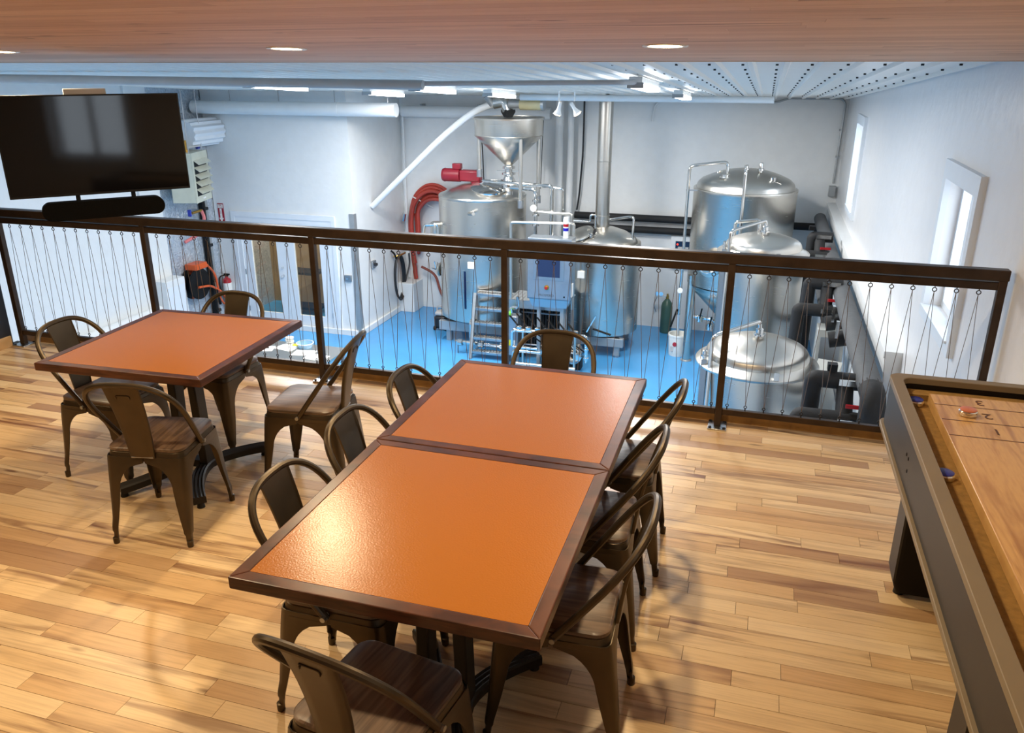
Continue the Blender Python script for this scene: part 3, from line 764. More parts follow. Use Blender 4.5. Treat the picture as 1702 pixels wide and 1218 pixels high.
# ---- mash tun with hopper above
mx, my = -4.87, 14.15
t = thing('mash_tun', 'large stainless mash tun with red motor under the grain hopper', 'tank', (mx, my, ZF))
MB().lathe([(.80, Z(-2.36)), (.80, Z(-.17)), (.785, Z(-.15))], 64).build('shell', 'steel', t)
MB().lathe([(.80, Z(-.17)), (.805, Z(-.14)), (.79, Z(-.12)), (.76, Z(-.13)), (.74, Z(-.11)), (.60, Z(-.02)), (.35, Z(.05)), (.001, Z(.075))], 64).build('domed_top', 'steel_dome', t)
MB().lathe([(.80, Z(-2.36)), (.6, Z(-2.46)), (.05, Z(-2.48))], 48).build('base', 'dull_steel', t)
for sx in (-1, 1):
    for sy in (-1, 1): MB().box(sx * .55 - .05, sx * .55 + .05, sy * .42 - .05, sy * .42 + .05, .0, .40).build('leg', 'galvanised', t)
MB().box(-.72, .72, -.53, -.43, .22, .40).build('base_frame', 'galvanised', t, bevel=.006)
MB().lathe([(.30, 0), (.30, .05), (.32, .06), (.32, .085), (.27, .10), (.15, .115), (.001, .12)], 40).xf(Matrix.Translation((.22, -.32, Z(-.04))) @ Matrix.Rotation(math.radians(12), 4, 'X') @ Matrix.Rotation(math.radians(6), 4, 'Y')).build('lid', 'bright_steel', t)
MB().tube(fillet([(.05, -.30, Z(.09)), (.22, -.32, Z(.16)), (.45, -.2, Z(.16))], .05), .014, 8).build('lid_bar', 'bright_steel', t)
mr = MB().box(-.42, -.02, -.10, .10, Z(.09), Z(.29)).build('gearbox', 'motor_red', t, bevel=.03)
MB().cyl((-.42, 0, Z(.19)), (-.72, 0, Z(.19)), .12, n=24).cyl((-.72, 0, Z(.19)), (-.76, 0, Z(.19)), .125, .11, 24).build('motor_body', 'motor_red', mr)
MB().box(-.56, -.40, -.06, .06, Z(.30), Z(.40)).build('terminal_box', 'motor_red', mr, bevel=.01)
MB().cyl((-.14, 0, Z(.0)), (-.14, 0, Z(.1)), .08, n=16).build('motor_base', 'motor_red', mr)
ho = MB().tube(fillet([(-.95, -.62, Z(-.86)), (-.95, -.52, Z(-.66)), (-.72, -.42, Z(-.66)), (-.72, -.42, Z(-.86)), (-.95, -.62, Z(-.86))], .05), .03, 10).build('side_handle', 'bright_steel', t)
MB().obox((-.78, -.36, Z(-.76)), (.2, .2, .3), Matrix.Rotation(.7, 3, 'Z')).build('side_manway', 'steel_dome', t, bevel=.05)
MB().box(-.02, .10, -.815, -.80, Z(-1.34), Z(-1.22)).build('label_sticker', 'white_label', t)
MB().cyl((.02, -.80, Z(-.36)), (.16, -.96, Z(-.33)), .03, n=12).build('spray_inlet', 'bright_steel', t)
MB().box(-.10, -.06, -.80, -.775, Z(-2.1), Z(-1.4)).build('level_tube', 'dark_glass', t)
hw = MB().lathe([(.11, -.02), (.13, 0), (.11, .03), (.001, .06)], 20).xf(Matrix.Translation((-.80, -.2, Z(-1.55))) @ Matrix.Rotation(math.radians(-90), 4, 'Y')).build('side_door', 'steel_dome', t)
for a in (40, 100, 160): MB().cyl((-.88, -.2, Z(-1.55)), (-.9, -.2 + .16 * math.cos(math.radians(a)), Z(-1.55) + .16 * math.sin(math.radians(a))), .012, n=8).build('spoke', 'bright_steel', hw)
MB().lathe([(.802, Z(-1.06)), (.806, Z(-1.05)), (.806, Z(-1.00)), (.802, Z(-.99))], 64).build('band', 'dull_steel', t)

hx, hy = -4.29, 13.9
t = thing('grain_hopper', 'stainless funnel shaped grain hopper on poles above the mash tun', 'hopper', (hx, hy, ZF))
MB().lathe([(.62, Z(1.21)), (.62, Z(1.235)), (.60, Z(1.235)), (.595, Z(1.20)), (.59, Z(.95)), (.585, Z(.93))], 56).build('drum', 'steel', t)
MB().lathe([(.60, Z(1.222)), (.3, Z(1.228)), (.001, Z(1.23))], 56).build('lid', 'steel_dome', t)
MB().lathe([(.588, Z(.945)), (.60, Z(.94)), (.588, Z(.925)), (.075, Z(.44)), (.07, Z(.40))], 56).build('cone', 'steel', t)
MB().lathe([(.07, Z(.42)), (.11, Z(.41)), (.11, Z(.37)), (.07, Z(.36)), (.07, Z(.31)), (.12, Z(.30)), (.12, Z(.27)), (.07, Z(.25)), (.13, Z(.14)), (.13, Z(.05)), (.07, Z(-.02)), (.07, Z(-.1))], 24).build('slide_gate', 'bright_steel', t)
MB().bar((-.22, 0, Z(.33)), (.2, 0, Z(.33)), .03, .012).build('gate_plate', 'bright_steel', t)
for x, y, zb in ((-.46, -.25, .36), (.34, -.42, -.12), (.48, .22, -.12)):
    p = MB().cyl((x, y, Z(zb)), (x, y, Z(1.0)), .033, n=14).build('support_pole', 'steel_dome', t)
    MB().cyl((x, y, Z(zb) - .12), (x, y, Z(zb) + .01), .05, n=12).build('pole_socket', 'dull_steel', p)

t = thing('grain_auger', 'white grain auger tube arching from the side wall up to the hopper', 'auger', (0, 0, 0))
MB().tube(fillet([(-7.13, 14.2, -.47), (-6.2, 14.08, .33), (-5.65, 14.0, .80), (-5.2, 13.95, 1.14), (-4.85, 13.92, 1.36), (-4.50, 13.9, 1.47)], .5, 6), .058, 14).build('auger_tube', 'pvc_white', t)
hd = MB().tube(fillet([(-4.56, 13.9, 1.46), (-4.36, 13.9, 1.50), (-4.30, 13.9, 1.34)], .08), .10, 16).build('discharge_head', 'bright_steel', t)
MB().lathe([(.13, 1.36), (.13, 1.32), (.08, 1.24), (.08, 1.236)], 4, (-4.30, 13.9, 0)).build('chute', 'dark_void', hd)
MB().tube([(-4.56, 13.86, 1.44), (-4.66, 13.80, 1.58)], .06, 12).build('elbow', 'galvanised', hd)
mo = MB().cyl((-4.05, 13.8, 1.46), (-3.66, 13.8, 1.46), .10, n=20).build('motor_body', 'motor_beige', t)
MB().cyl((-4.25, 13.8, 1.46), (-4.05, 13.8, 1.46), .07, n=16).build('coupling', 'galvanised', mo)
MB().box(-3.92, -3.76, 13.75, 13.85, 1.55, 1.60).build('terminal_box', 'motor_beige', mo, bevel=.008)
MB().cyl((-3.68, 13.8, 1.46), (-3.63, 13.8, 1.46), .107, n=20).build('fan_cover', 'galvanised', mo)

# ---- brew kettle with exhaust stack
kx, ky = -2.60, 14.2
t = thing('brew_kettle', 'stainless brew kettle with manway and steel exhaust stack rising to the ceiling', 'tank', (kx, ky, ZF))
MB().lathe([(.66, Z(-2.46)), (.66, Z(-.90)), (.645, Z(-.88))], 64).build('shell', 'steel', t)
MB().lathe([(.66, Z(-.90)), (.655, Z(-.87)), (.60, Z(-.885)), (.595, Z(-.86)), (.56, Z(-.80)), (.40, Z(-.70)), (.2, Z(-.63)), (.001, Z(-.61))], 64).build('domed_top', 'steel_dome', t)
MB().lathe([(.66, Z(-2.46)), (.5, Z(-2.52)), (.05, Z(-2.53))], 48).build('base', 'dull_steel', t)
for sx in (-1, 1):
    for sy in (-1, 1):
        lg = MB().box(sx * .40 - .05, sx * .40 + .05, sy * .52 - .05, sy * .52 + .05, .03, .36).build('leg', 'galvanised', t)
        MB().cyl((sx * .40, sy * .52, 0), (sx * .40, sy * .52, .035), .06, n=14).build('foot', 'dull_steel', lg)
MB().box(-.52, .52, -.60, -.50, .20, .36).build('base_frame', 'galvanised', t, bevel=.006)
st = MB().lathe([(.135, Z(-.66)), (.135, Z(-.42)), (.125, Z(-.42)), (.125, Z(.50)), (.129, Z(.505)), (.129, Z(.515)), (.125, Z(.52)), (.125, Z(1.50)), (.165, Z(1.50)), (.165, Z(1.60))], 32, (-.06, .05, 0)).build('exhaust_stack', 'steel_dome', t)
MB().lathe([(.21, 0), (.21, .05), (.23, .055), (.23, .075), (.18, .10), (.001, .115)], 36).xf(Matrix.Translation((-.34, -.28, Z(-.76))) @ Matrix.Rotation(math.radians(22), 4, 'X') @ Matrix.Rotation(math.radians(-16), 4, 'Y')).build('manway_lid', 'steel_dome', t)
MB().tube([(-.34 + .222 * math.cos(2 * PI * j / 28), -.28 + .205 * math.sin(2 * PI * j / 28), Z(-.715) + .083 * math.sin(2 * PI * j / 28) + .063 * math.cos(2 * PI * j / 28)) for j in range(28)], .014, 6, closed=True).build('gasket', 'rubber', t)
MB().tube(fillet([(-.62, -.2, Z(-.50)), (-.22, -.22, Z(-.50)), (-.22, -.22, Z(-.38)), (-.12, -.22, Z(-.38)), (-.12, -.22, Z(-.62))], .04), .018, 8).build('lid_lever', 'bright_steel', t)
MB().tube(fillet([(.06, .05, Z(-.50)), (.44, .0, Z(-.42)), (.52, -.05, Z(-.42)), (.52, -.10, Z(-.80))], .06), .022, 10).build('condensate_pipe', 'bright_steel', t)
MB().box(-.33, -.21, -.645, -.60, Z(-1.42), Z(-1.30)).build('label_sticker', 'white_label', t)
clamp_fitting(t, (-.16, -.42, Z(-.74)), .05, .08, 'sight_port')

# ---- platform, steps, hand rails
t = thing('brew_platform', 'steel diamond plate platform between mash tun and kettle', 'platform', (0, 0, ZF))
PZ = Z(-1.72)
MB().box(-4.0, -2.95, 12.92, 13.55, PZ - .012, PZ).build('deck_plate', 'galvanised', t)
m = MB()
for i in range(16):
    for j in range(9):
        m.obox((-3.96 + i * .066, 12.95 + j * .066, PZ + .002), (.036, .012, .004), Matrix.Rotation(.8 if (i + j) % 2 else -.8, 3, 'Z'))
stuff(m.build('tread_pattern', 'bright_steel', t, smooth=False))
MB().box(-4.68, -4.005, 13.24, 13.35, PZ - .05, PZ).build('landing', 'galvanised', t)
MB().box(-4.0, -2.95, 12.90, 12.925, PZ - .14, PZ + .004).build('fascia', 'dull_steel', t)
for x in (-3.96, -2.99):
    for y in (12.95, 13.5): MB().box(x - .025, x + .025, y - .025, y + .025, 0, PZ - .012).build('leg', 'galvanised', t)
MB().tube(fillet([(-3.96, 12.95, PZ), (-3.96, 12.95, Z(-.39)), (-2.88, 12.95, Z(-.36)), (-2.88, 12.95, PZ - .1)], .04), .026, 10).build('hand_rail', 'steel_dome', t)
MB().tube(fillet([(-3.72, 13.52, Z(-.30)), (-3.05, 13.52, Z(-.31)), (-3.05, 13.52, PZ)], .03), .026, 10).build('hand_rail', 'steel_dome', t)
MB().tube([(-3.70, 13.52, PZ), (-3.70, 13.52, Z(-.29))], .02, 8).build('rail_post', 'steel_dome', t)
t = thing('step_ladder', 'steel steps with perforated treads leading up to the brew platform', 'steps', (-4.35, 12.82, ZF))
H = PZ; n = 5
for s in (-1, 1):
    MB().bar((s * .33, 0, 0), (s * .33, .33, H), .05, .06, up=(0, 1, 0)).build('stringer', 'galvanised', t)
    MB().box(s * .33 - .02, s * .33 + .02, .36, .40, 0, H - .05).build('rear_leg', 'galvanised', t)
for i in range(n):
    z = H * (i + .75) / (n - .25) if i < n - 1 else H
    z = [.14, .38, .63, .88, 1.13][i]; y = .33 * z / H
    tr = MB().box(-.31, .31, y - .02, y + .13, z - .045, z).build('tread', 'dull_steel', t, bevel=.003)
    m = MB()
    for q in range(11): m.obox((-.28 + q * .056, y + .03, z + .004), (.026, .035, .008))
    for q in range(11): m.obox((-.28 + q * .056, y + .085, z + .004), (.026, .035, .008))
    stuff(m.build('grip_teeth', 'bright_steel', tr, smooth=False))

# ---- control cabinet
t = thing('control_cabinet', 'grey steel brewing control cabinet with touch screen and beacon light', 'control cabinet', (-3.20, 12.60, ZF))
a, b = -.37, .37
MB().box(a, b, 0, .30, Z(-1.58), Z(-.56)).build('cabinet_body', 'panel_grey', t, bevel=.008)
dr = MB().box(a + .01, b - .01, -.022, 0, Z(-1.56), Z(-.60)).build('cabinet_door', 'panel_grey', t, bevel=.005)
MB().box(-.26, .26, -.028, -.021, Z(-1.24), Z(-.86)).build('screen_bezel', 'dull_steel', dr, bevel=.004)
MB().box(-.19, .19, -.031, -.027, Z(-1.19), Z(-.90)).build('touch_screen', 'screen_blue', dr, smooth=False)
MB().lathe([(.042, 0), (.042, .01), (.030, .012), (.026, .03), (.001, .032)], 20).xf(Matrix.Translation((-.03, -.022, Z(-1.37))) @ Matrix.Rotation(PI / 2, 4, 'X')).build('stop_button_plate', 'brass', dr)
MB().cyl((-.03, -.05, Z(-1.37)), (-.03, -.075, Z(-1.37)), .022, n=14).build('stop_button', 'valve_red', dr)
text('maker_lettering', 'PROSPERO', .055, 'insulation_grey', dr, (-.04, -.0235, Z(-1.505)), (PI / 2, 0, 0), .001)
MB().cyl((.27, -.022, Z(-1.51)), (.27, -.03, Z(-1.51)), .014, n=10).build('key_lock', 'black_plastic', dr)
pl = MB().box(-.20, .10, -.026, -.021, Z(-.78), Z(-.70)).build('red_display', 'sign_red', dr)
m = MB()
for q in range(7): m.box(-.185 + q * .041, -.155 + q * .041, -.0275, -.0255, Z(-.765), Z(-.72))
stuff(m.build('display_segments', 'extinguisher_red', pl, smooth=False))
MB().quad_grid([[(-.28, .02, Z(-1.72)), (.30, .02, Z(-1.72)), (.30, .25, Z(-1.72)), (-.28, .25, Z(-1.72))], [(-.34, 0, Z(-1.58)), (.36, 0, Z(-1.58)), (.36, .28, Z(-1.58)), (-.34, .28, Z(-1.58))]], True, True, True).build('cable_hood', 'dull_steel', t, smooth=False)
bc = MB().lathe([(.04, 0), (.045, .01), (.04, .03), (.04, .12)], 18, (.24, .12, Z(-.56)), True, True).build('beacon_base', 'beacon_white', t)
MB().lathe([(.043, .12), (.043, .17)], 18, (.24, .12, Z(-.56)), True, True).build('beacon_lens', 'beacon_blue', bc)
MB().lathe([(.042, .17), (.042, .19)], 18, (.24, .12, Z(-.56)), True, True).build('beacon_ring', 'beacon_white', bc)
MB().lathe([(.043, .19), (.043, .235)], 18, (.24, .12, Z(-.56)), True, True).build('beacon_lens', 'beacon_red', bc)
MB().lathe([(.042, .235), (.044, .30), (.038, .34), (.001, .345)], 18, (.24, .12, Z(-.56)), True, True).build('beacon_cap', 'beacon_white', bc)
MB().box(.37, .385, .03, .14, Z(-1.52), Z(-1.30)).build('side_label', 'white_label', t)
for x in (-.2, .2): MB().box(x - .03, x + .03, .12, .18, 0, Z(-1.58)).build('stand_leg', 'galvanised', t)

# ---- pump and valve manifold below the platform
t = thing('valve_manifold', 'steel pipe manifold with butterfly valves on a floor frame in front of the kettle', 'manifold', (0, 0, ZF))
yF = 12.52
for z in (.72, .12): MB().tube([(-3.78, yF, z), (-2.70, yF, z)], .03, 10).build('header_pipe', 'steel_dome', t)
for x in (-3.62, -3.15, -2.72): MB().tube([(x, yF + .01, .03), (x, yF + .01, .70)], .022, 8).build('upright', 'pvc_white' if x > -3.2 and x < -3 else 'steel_dome', t)
MB().tube(fillet([(-3.45, yF - .03, .72), (-3.80, yF - .03, .72), (-3.80, yF - .03, .42), (-3.35, yF - .03, .42)], .06), .026, 10).build('u_bend', 'bright_steel', t)
MB().tube(fillet([(-3.30, yF - .03, .36), (-3.78, yF - .03, .36), (-3.78, yF - .03, .16)], .06), .026, 10).build('u_bend', 'bright_steel', t)
for i in range(7):
    x = -3.68 + i * .16
    v = MB().lathe([(.03, 0), (.055, .015), (.055, .05), (.03, .065)], 14, (x, yF, .735), True, True).build('butterfly_valve', 'bright_steel', t)
    MB().bar((x, yF - .01, .78), (x - .26 + .02 * i, yF + .10, 1.0 - .02 * i), .03, .012).build('valve_handle', 'black_plastic', v)
for i in range(5):
    x = -3.55 + i * .15
    MB().bar((x, yF + .08, .66), (x + .40, yF + .12, .38), .035, .014).build('lever', 'black_plastic', t)
for x, y, z in ((-3.20, yF + .25, .30), (-2.79, yF + .28, .30)):
    p = MB().lathe([(.10, 0), (.16, .03), (.16, .12), (.10, .16), (.05, .17)], 20).xf(Matrix.Translation((x, y, z)) @ Matrix.Rotation(PI / 2, 4, 'X')).build('pump_head', 'bright_steel', t)
    MB().cyl((x, y + .02, z), (x, y + .22, z), .11, n=18).build('pump_motor', 'dull_steel', p)
    MB().box(x - .12, x + .12, y, y + .2, 0.0, z - .1).build('pump_base', 'dark_void', p)
MB().box(-3.9, -2.6, yF - .05, yF + .05, .0, .04).build('floor_frame', 'galvanised', t)
MB().tube(fillet([(-2.72, yF, .72), (-2.52, yF, .72), (-2.52, yF, .25), (-2.60, yF + .3, .25)], .07), .03, 10).build('riser_pipe', 'bright_steel', t)
for z in (.30, .45, .60): clamp_fitting(t, (-2.52, yF, z), .038, .09)
MB().bar((-2.52, yF - .02, .80), (-2.38, yF, 1.08), .02, .02).build('spring_lever', 'bright_steel', t)
MB().bar((-2.42, yF, .86), (-2.12, yF, .78), .06, .014).build('black_lever', 'black_plastic', t)
t = thing('shade_filler', 'added dark plates standing in for shaded clutter under the brew platform', 'shade filler', (-3.46, 13.30, ZF))  # dark plates added to imitate the shade beneath the platform
for q in range(14): MB().box(-.36 + q * .052, -.33 + q * .052, -.12, .12, .10, .98).build('plate', 'insulation_grey' if q % 3 == 0 else 'dark_void', t)
for q in (-.40, .38): MB().box(q, q + .03, -.15, .15, 0, 1.02).build('end_plate', 'dark_void', t)
for z in (.25, .85): MB().cyl((-.42, -.13, z), (.43, -.13, z), .018, n=10).build('tie_rod', 'dull_steel', t)
t = thing('pump_box', 'small blue grey steel pump enclosure with yellow sticker beside the steps', 'enclosure', (-3.86, 12.60, ZF))
MB().box(-.13, .13, 0, .24, .22, .92).build('case', 'panel_grey', t, bevel=.01)
MB().box(-.05, .0, -.004, 0, .40, .50).build('sticker', 'yellow_plastic', t); MB().box(.01, .08, -.004, 0, .40, .50).build('notice', 'white_label', t)
for x in (-.1, .1): MB().box(x - .015, x + .015, .1, .13, 0, .22).build('leg', 'galvanised', t)
MB().obox((-.06, .02, .96), (.12, .10, .07), Matrix.Rotation(.3, 3, 'Z')).build('green_knob', 'green_plastic', t, bevel=.02)
MB().tube(fillet([(-.02, .1, .92), (-.02, .1, 1.05), (.1, .1, 1.05), (.1, .1, 1.25)], .05), .03, 10).build('fitting', 'bright_steel', t)
t = thing('drain_line', 'steel drain pipe with valves along the foot of the mash tun', 'pipe', (0, 0, ZF))
MB().tube([(-5.05, 13.05, .22), (-4.0, 13.05, .19)], .035, 10).build('pipe', 'bright_steel', t)
for x in (-4.95, -4.55, -4.15): MB().lathe([(.04, -.05), (.065, -.04), (.065, .04), (.04, .05)], 12).xf(Matrix.Translation((x, 13.05, .21)) @ Matrix.Rotation(PI / 2, 4, 'Y')).build('valve', 'bright_steel', t)
MB().tube(fillet([(-4.72, 13.04, .24), (-4.72, 13.04, .62), (-4.72, 13.2, .62)], .05), .05, 12).build('elbow', 'bright_steel', t)
for x in (-5.0, -4.05): MB().cyl((x, 13.05, 0), (x, 13.05, .2), .015, n=8).build('support', 'dull_steel', t)

# pipes right of the hopper
t = thing('steam_piping', 'bent stainless pipes with gauge and valves between hopper and platform', 'pipe', (0, 0, 0))
MB().tube(fillet([(-4.75, 13.85, .14), (-3.55, 13.6, .14), (-3.42, 13.58, .14), (-3.42, 13.58, -1.7)], .09), .032, 10).build('main_pipe', 'bright_steel', t)
MB().tube(fillet([(-3.42, 13.7, .10), (-3.25, 13.7, .09), (-3.25, 13.7, -1.7)], .05), .018, 8).build('return_pipe', 'bright_steel', t)
MB().tube(fillet([(-4.15, 13.55, .10), (-3.68, 13.5, .08), (-3.68, 13.5, -1.68)], .09), .03, 10).build('gauge_pipe', 'bright_steel', t)
for z in (-.10, -.35, -.52): MB().lathe([(.03, -.02), (.06, -.015), (.06, .015), (.03, .02)], 12, (-3.68, 13.5, z), True, True).build('clamp', 'bright_steel', t)
MB().cyl((-3.70, 13.44, -.22), (-3.70, 13.40, -.22), .055, n=18).build('gauge', 'white_label', t)

# ---- tall pipes on the far wall
for x, r, lb in ((-3.76, .075, 'white vertical pipe on the far wall, the thicker one next to the hopper'), (-3.54, .062, 'white vertical pipe on the far wall, the thinner one behind the beacon light')):
    tag(MB().cyl((x, 15.45, ZF), (x, 15.45, 1.50), r, n=18).build('riser_pipe', 'pvc_white'), lb, 'pipe')
pipe('black_cable', 'pair of black cables hanging down the far wall beside the white pipes', 'cable', [(-3.33, 15.6, 1.45), (-3.33, 15.6, .5), (-3.38, 15.6, -.3), (-3.42, 15.6, -.58)], .018, 'hose_black', .2, 6)
pipe('black_cable', 'thin black cable hanging from the ceiling behind the red motor', 'cable', [(-5.42, 15.6, 1.09), (-5.36, 15.6, .6), (-5.33, 15.6, -.3)], .012, 'hose_black', .2, 6)
pipe('thin_cable', 'thin grey cable hanging between hopper and white pipes', 'cable', [(-4.12, 15.6, 1.09), (-4.14, 15.6, .5), (-4.16, 15.6, -.2)], .007, 'hose_black', .2, 6)
pipe('insulated_pipe', 'black insulated pipe along the far wall, the upper of two', 'pipe', [(-3.45, 15.56, -.67), (1.03, 15.56, -.67), (1.03, 15.40, -.67), (1.03, 15.2, -.67), (1.03, 15.0, -.40)], .068, 'insulation_black', .1, 14)
pipe('insulated_pipe', 'black insulated pipe along the far wall, the lower of two', 'pipe', [(-3.45, 15.56, -.89), (-.25, 15.56, -.89)], .068, 'insulation_black', .1, 14)

# ---- glycol lines along the right wall
t = thing('glycol_piping', 'thick black insulated glycol pipes with branches running along the right wall', 'pipe', (0, 0, 0))
MB().tube([(1.03, 15.1, -.44), (1.03, 6.75, -.44)], .10, 18).build('main_line', 'insulation_grey', t)
MB().tube(fillet([(1.03, 6.80, -.44), (1.03, 6.56, -.44), (1.03, 6.56, -2.4)], .12), .10, 16).build('drop_line', 'insulation_black', t)
MB().tube([(.99, 15.1, -1.15), (.99, 6.8, -1.15)], .05, 12).build('lower_line', 'insulation_grey', t)
def branch(yv, za, zb, x0, valves=True):
    MB().tube(fillet([(1.03, yv, za), (x0, yv, za), (x0, yv, za - 1.2)], .03), .075, 14).build('branch', 'insulation_black', t)
    MB().tube(fillet([(1.03, yv - .25, zb), (x0 - .10, yv - .25, zb), (x0 - .10, yv - .25, zb - 1.2)], .03), .075, 14).build('branch', 'insulation_black', t)
    MB().tube([(.86, yv - .02, za - .02), (.86, yv - .23, zb + .02)], .07, 12).build('bridge', 'insulation_black', t)
    for z, yy in ((za, yv), (zb, yv - .25)):
        v = MB().bar((.80, yy - .10, z + .02), (1.0, yy - .10, z + .02), .03, .05).build('valve_lever', 'bright_steel', t)
    MB().bar((.86, yv - .26, (za + zb) / 2), (1.0, yv - .26, (za + zb) / 2), .02, .03).build('red_lever', 'valve_red', t)
    MB().box(.80 - .1, .88 - .1, yv - .04, yv + .04, za + .09, za + .15).build('sensor', 'black_plastic', t)
branch(7.05, -.49, -.75, .60); branch(10.0, -.36, -.62, .66); branch(12.1, -.20, -.42, .76)
for yv in (9.35, 8.75):
    MB().cyl((1.02, yv, -.62), (.84, yv, -.66), .085, n=14).build('stub', 'insulation_black', t)
    MB().bar((.90, yv - .10, -.60), (.90, yv - .10, -.42), .03, .05).build('valve_lever', 'bright_steel', t)

t = thing('junction_cabinet', 'tall pale grey electrical box between the tanks and the right wall', 'electrical box', (.93, 9.55, ZF))
MB().box(-.15, .15, -.1, .16, .9, Z(-.76)).build('case', 'box_grey', t, bevel=.008); MB().box(-.11, .11, -.108, -.1, .95, Z(-.85)).build('cover', 'dull_steel', t)
for x in (-.12, .12): MB().box(x - .02, x + .02, 0, .04, 0, .9).build('leg', 'galvanised', t)
t = thing('junction_cabinet', 'shorter grey electrical box with slanted top in front of the taller one', 'electrical box', (.90, 9.05, ZF), -.3)
MB().quad_grid([[(-.13, -.1, .9), (.13, -.1, .9), (.13, .1, .9), (-.13, .1, .9)], [(-.13, -.1, Z(-1.12)), (.13, -.1, Z(-1.12)), (.13, .1, Z(-1.02)), (-.13, .1, Z(-1.02))]], True, True, True).build('case', 'box_grey', t, smooth=False)
for x in (-.1, .1): MB().box(x - .02, x + .02, -.02, .02, 0, .9).build('leg', 'galvanised', t)

# ---- far wall small things
t = thing('wall_conduit', 'grey electrical conduit bent along the top of the far wall down to a box', 'conduit', (0, 0, 0))
MB().tube(fillet([(-.62, 15.66, 1.53), (-.30, 15.66, 1.53), (-.12, 15.66, 1.46), (.10, 15.66, 1.46), (.30, 15.66, 1.53), (1.18, 15.66, 1.53), (1.24, 15.66, 1.45), (1.21, 15.66, .1)], .07), .018, 8).build('conduit', 'galvanised', t)
MB().box(1.15, 1.26, 15.58, 15.70, -.12, .06).build('outlet_box', 'galvanised', t, bevel=.004)
for z in (1.0, .55): MB().box(1.19, 1.25, 15.63, 15.70, z, z + .03).build('clamp', 'dull_steel', t)
pipe('white_cable', 'short white flexible cable hanging from the top of the far wall', 'cable', [(-1.85, 15.66, 1.50), (-2.02, 15.66, 1.42), (-2.06, 15.66, 1.10)], .02, 'pvc_white', .12, 8)
t = thing('wall_control_box', 'pale wall box with dark display window behind the tall fermenter', 'control box', (-1.34, 15.60, -1.60))
MB().box(-.22, .22, 0, .10, 0, .62).build('case', 'pvc_white', t, bevel=.01); MB().box(-.13, .18, -.008, 0, .16, .52).build('window', 'dark_glass', t)
MB().cyl((-.09, -.012, .46), (-.09, -.008, .46), .018, n=10).build('indicator', 'led_red', t)
for z in (.22, .30, .38): MB().box(-.08, .12, -.012, -.008, z, z + .035).build('module', 'grey_pvc', t)

def spot_lamp(x, y, z, a, lb):
    t = thing('spot_lamp', lb, 'lamp', (x, y, z)); R = Matrix.Rotation(a, 4, 'Y')
    MB().cyl((0, 0, .10), (0, 0, .24), .012, n=8).build('stem', 'reflector_white', t)
    MB().lathe([(.024, .09), (.026, .0), (.036, -.03), (.068, -.09), (.064, -.09), (.032, -.03)], 20).xf(R).build('shade', 'reflector_white', t)
    MB().lathe([(.062, -.085), (.04, -.10), (.001, -.105)], 20).xf(R).build('bulb', 'lamp_warm', t)
spot_lamp(-2.95, 12.05, 1.48, .25, 'white spot lamp pointing down beside the auger motor')
spot_lamp(-2.72, 12.05, 1.48, -.6, 'white spot lamp turned aside next to the other spot lamp')

# ceiling level pipes
pipe('sloped_pipe', 'long grey drain pipe sloping under the metal ceiling from the television side', 'pipe', [(-10.1, 7.0, 1.955), (-2.95, 7.0, 1.90)], .042, 'grey_pvc', .1, 14)
pipe('ceiling_conduit', 'thin grey conduit running under the metal ceiling to a strip light', 'conduit', [(-3.0, 7.05, 1.91), (-1.2, 7.05, 1.93), (-1.16, 7.5, 1.925)], .022, 'grey_pvc', .05, 8)
pipe('white_pipe', 'white pipe hung under the metal ceiling above the kettle', 'pipe', [(-3.98, 13.55, 1.575), (.05, 13.55, 1.575)], .05, 'pvc_white', .1, 14)
t = thing('ventilation_duct', 'long round white ventilation duct hung in front of the door wall', 'duct', (0, 0, 0))
MB().tube([(-10.1, 13.15, 1.36), (-6.05, 13.15, 1.36)], .115, 24).build('duct_tube', 'pvc_white', t)
for x in (-9.4, -7.15): MB().tube([(x - .03, 13.15, 1.36), (x + .03, 13.15, 1.36)], .12, 24).build('joint_band', 'pvc_white', t)
for x in (-9.3, -8.3, -7.2, -6.2): MB().cyl((x, 13.15, 1.47), (x, 13.15, zmetal(13.15) + .01), .008, n=6).build('hanger_rod', 'dull_steel', t)

t = thing('ventilation_duct', 'round white ventilation duct along the top of the far wall behind the hopper', 'duct', (0, 0, 0))
MB().tube([(-7.0, 15.50, 1.22), (-3.95, 15.50, 1.22)], .11, 20).build('duct_tube', 'pvc_white', t)
for x in (-6.6, -5.4, -4.3): MB().box(x - .02, x + .02, 15.50, 15.70, 1.30, 1.36).build('wall_bracket', 'dull_steel', t)
# ---- left side of the brewery
t = thing('unit_heater', 'beige hanging unit heater with slanted louvres beside the television', 'heater', (-9.62, 12.50, -.22), math.radians(16))
MB().box(-.42, 0, -.36, .36, 0, .86).build('case', 'heater_beige', t, bevel=.012)
MB().box(-.01, .006, -.30, .30, .10, .74).build('opening', 'dark_void', t)
MB().box(.0, .012, -.36, -.29, 0, .86).box(.0, .012, .29, .36, 0, .86).box(0, .012, -.29, .29, 0, .11).box(0, .012, -.29, .29, .73, .86).build('front_frame', 'heater_beige', t, smooth=False)
for i in range(5):
    MB().obox((.05, 0, .20 + i * .125), (.13, .58, .008), Matrix.Rotation(math.radians(38), 3, 'Y')).build('louvre', 'heater_beige', t)
MB().tube([(-.18, -.1, .86), (-.18, -.1, 1.06)], .03, 10).tube([(-.18, -.1, .86), (-.18, -.1, .90)], .06, 12).build('gas_valve', 'brass', t)
MB().tube(fillet([(-.18, -.1, .98), (-.35, -.2, .95), (-.5, -.25, .86)], .06), .025, 8).build('gas_hose', 'hose_pink', t)
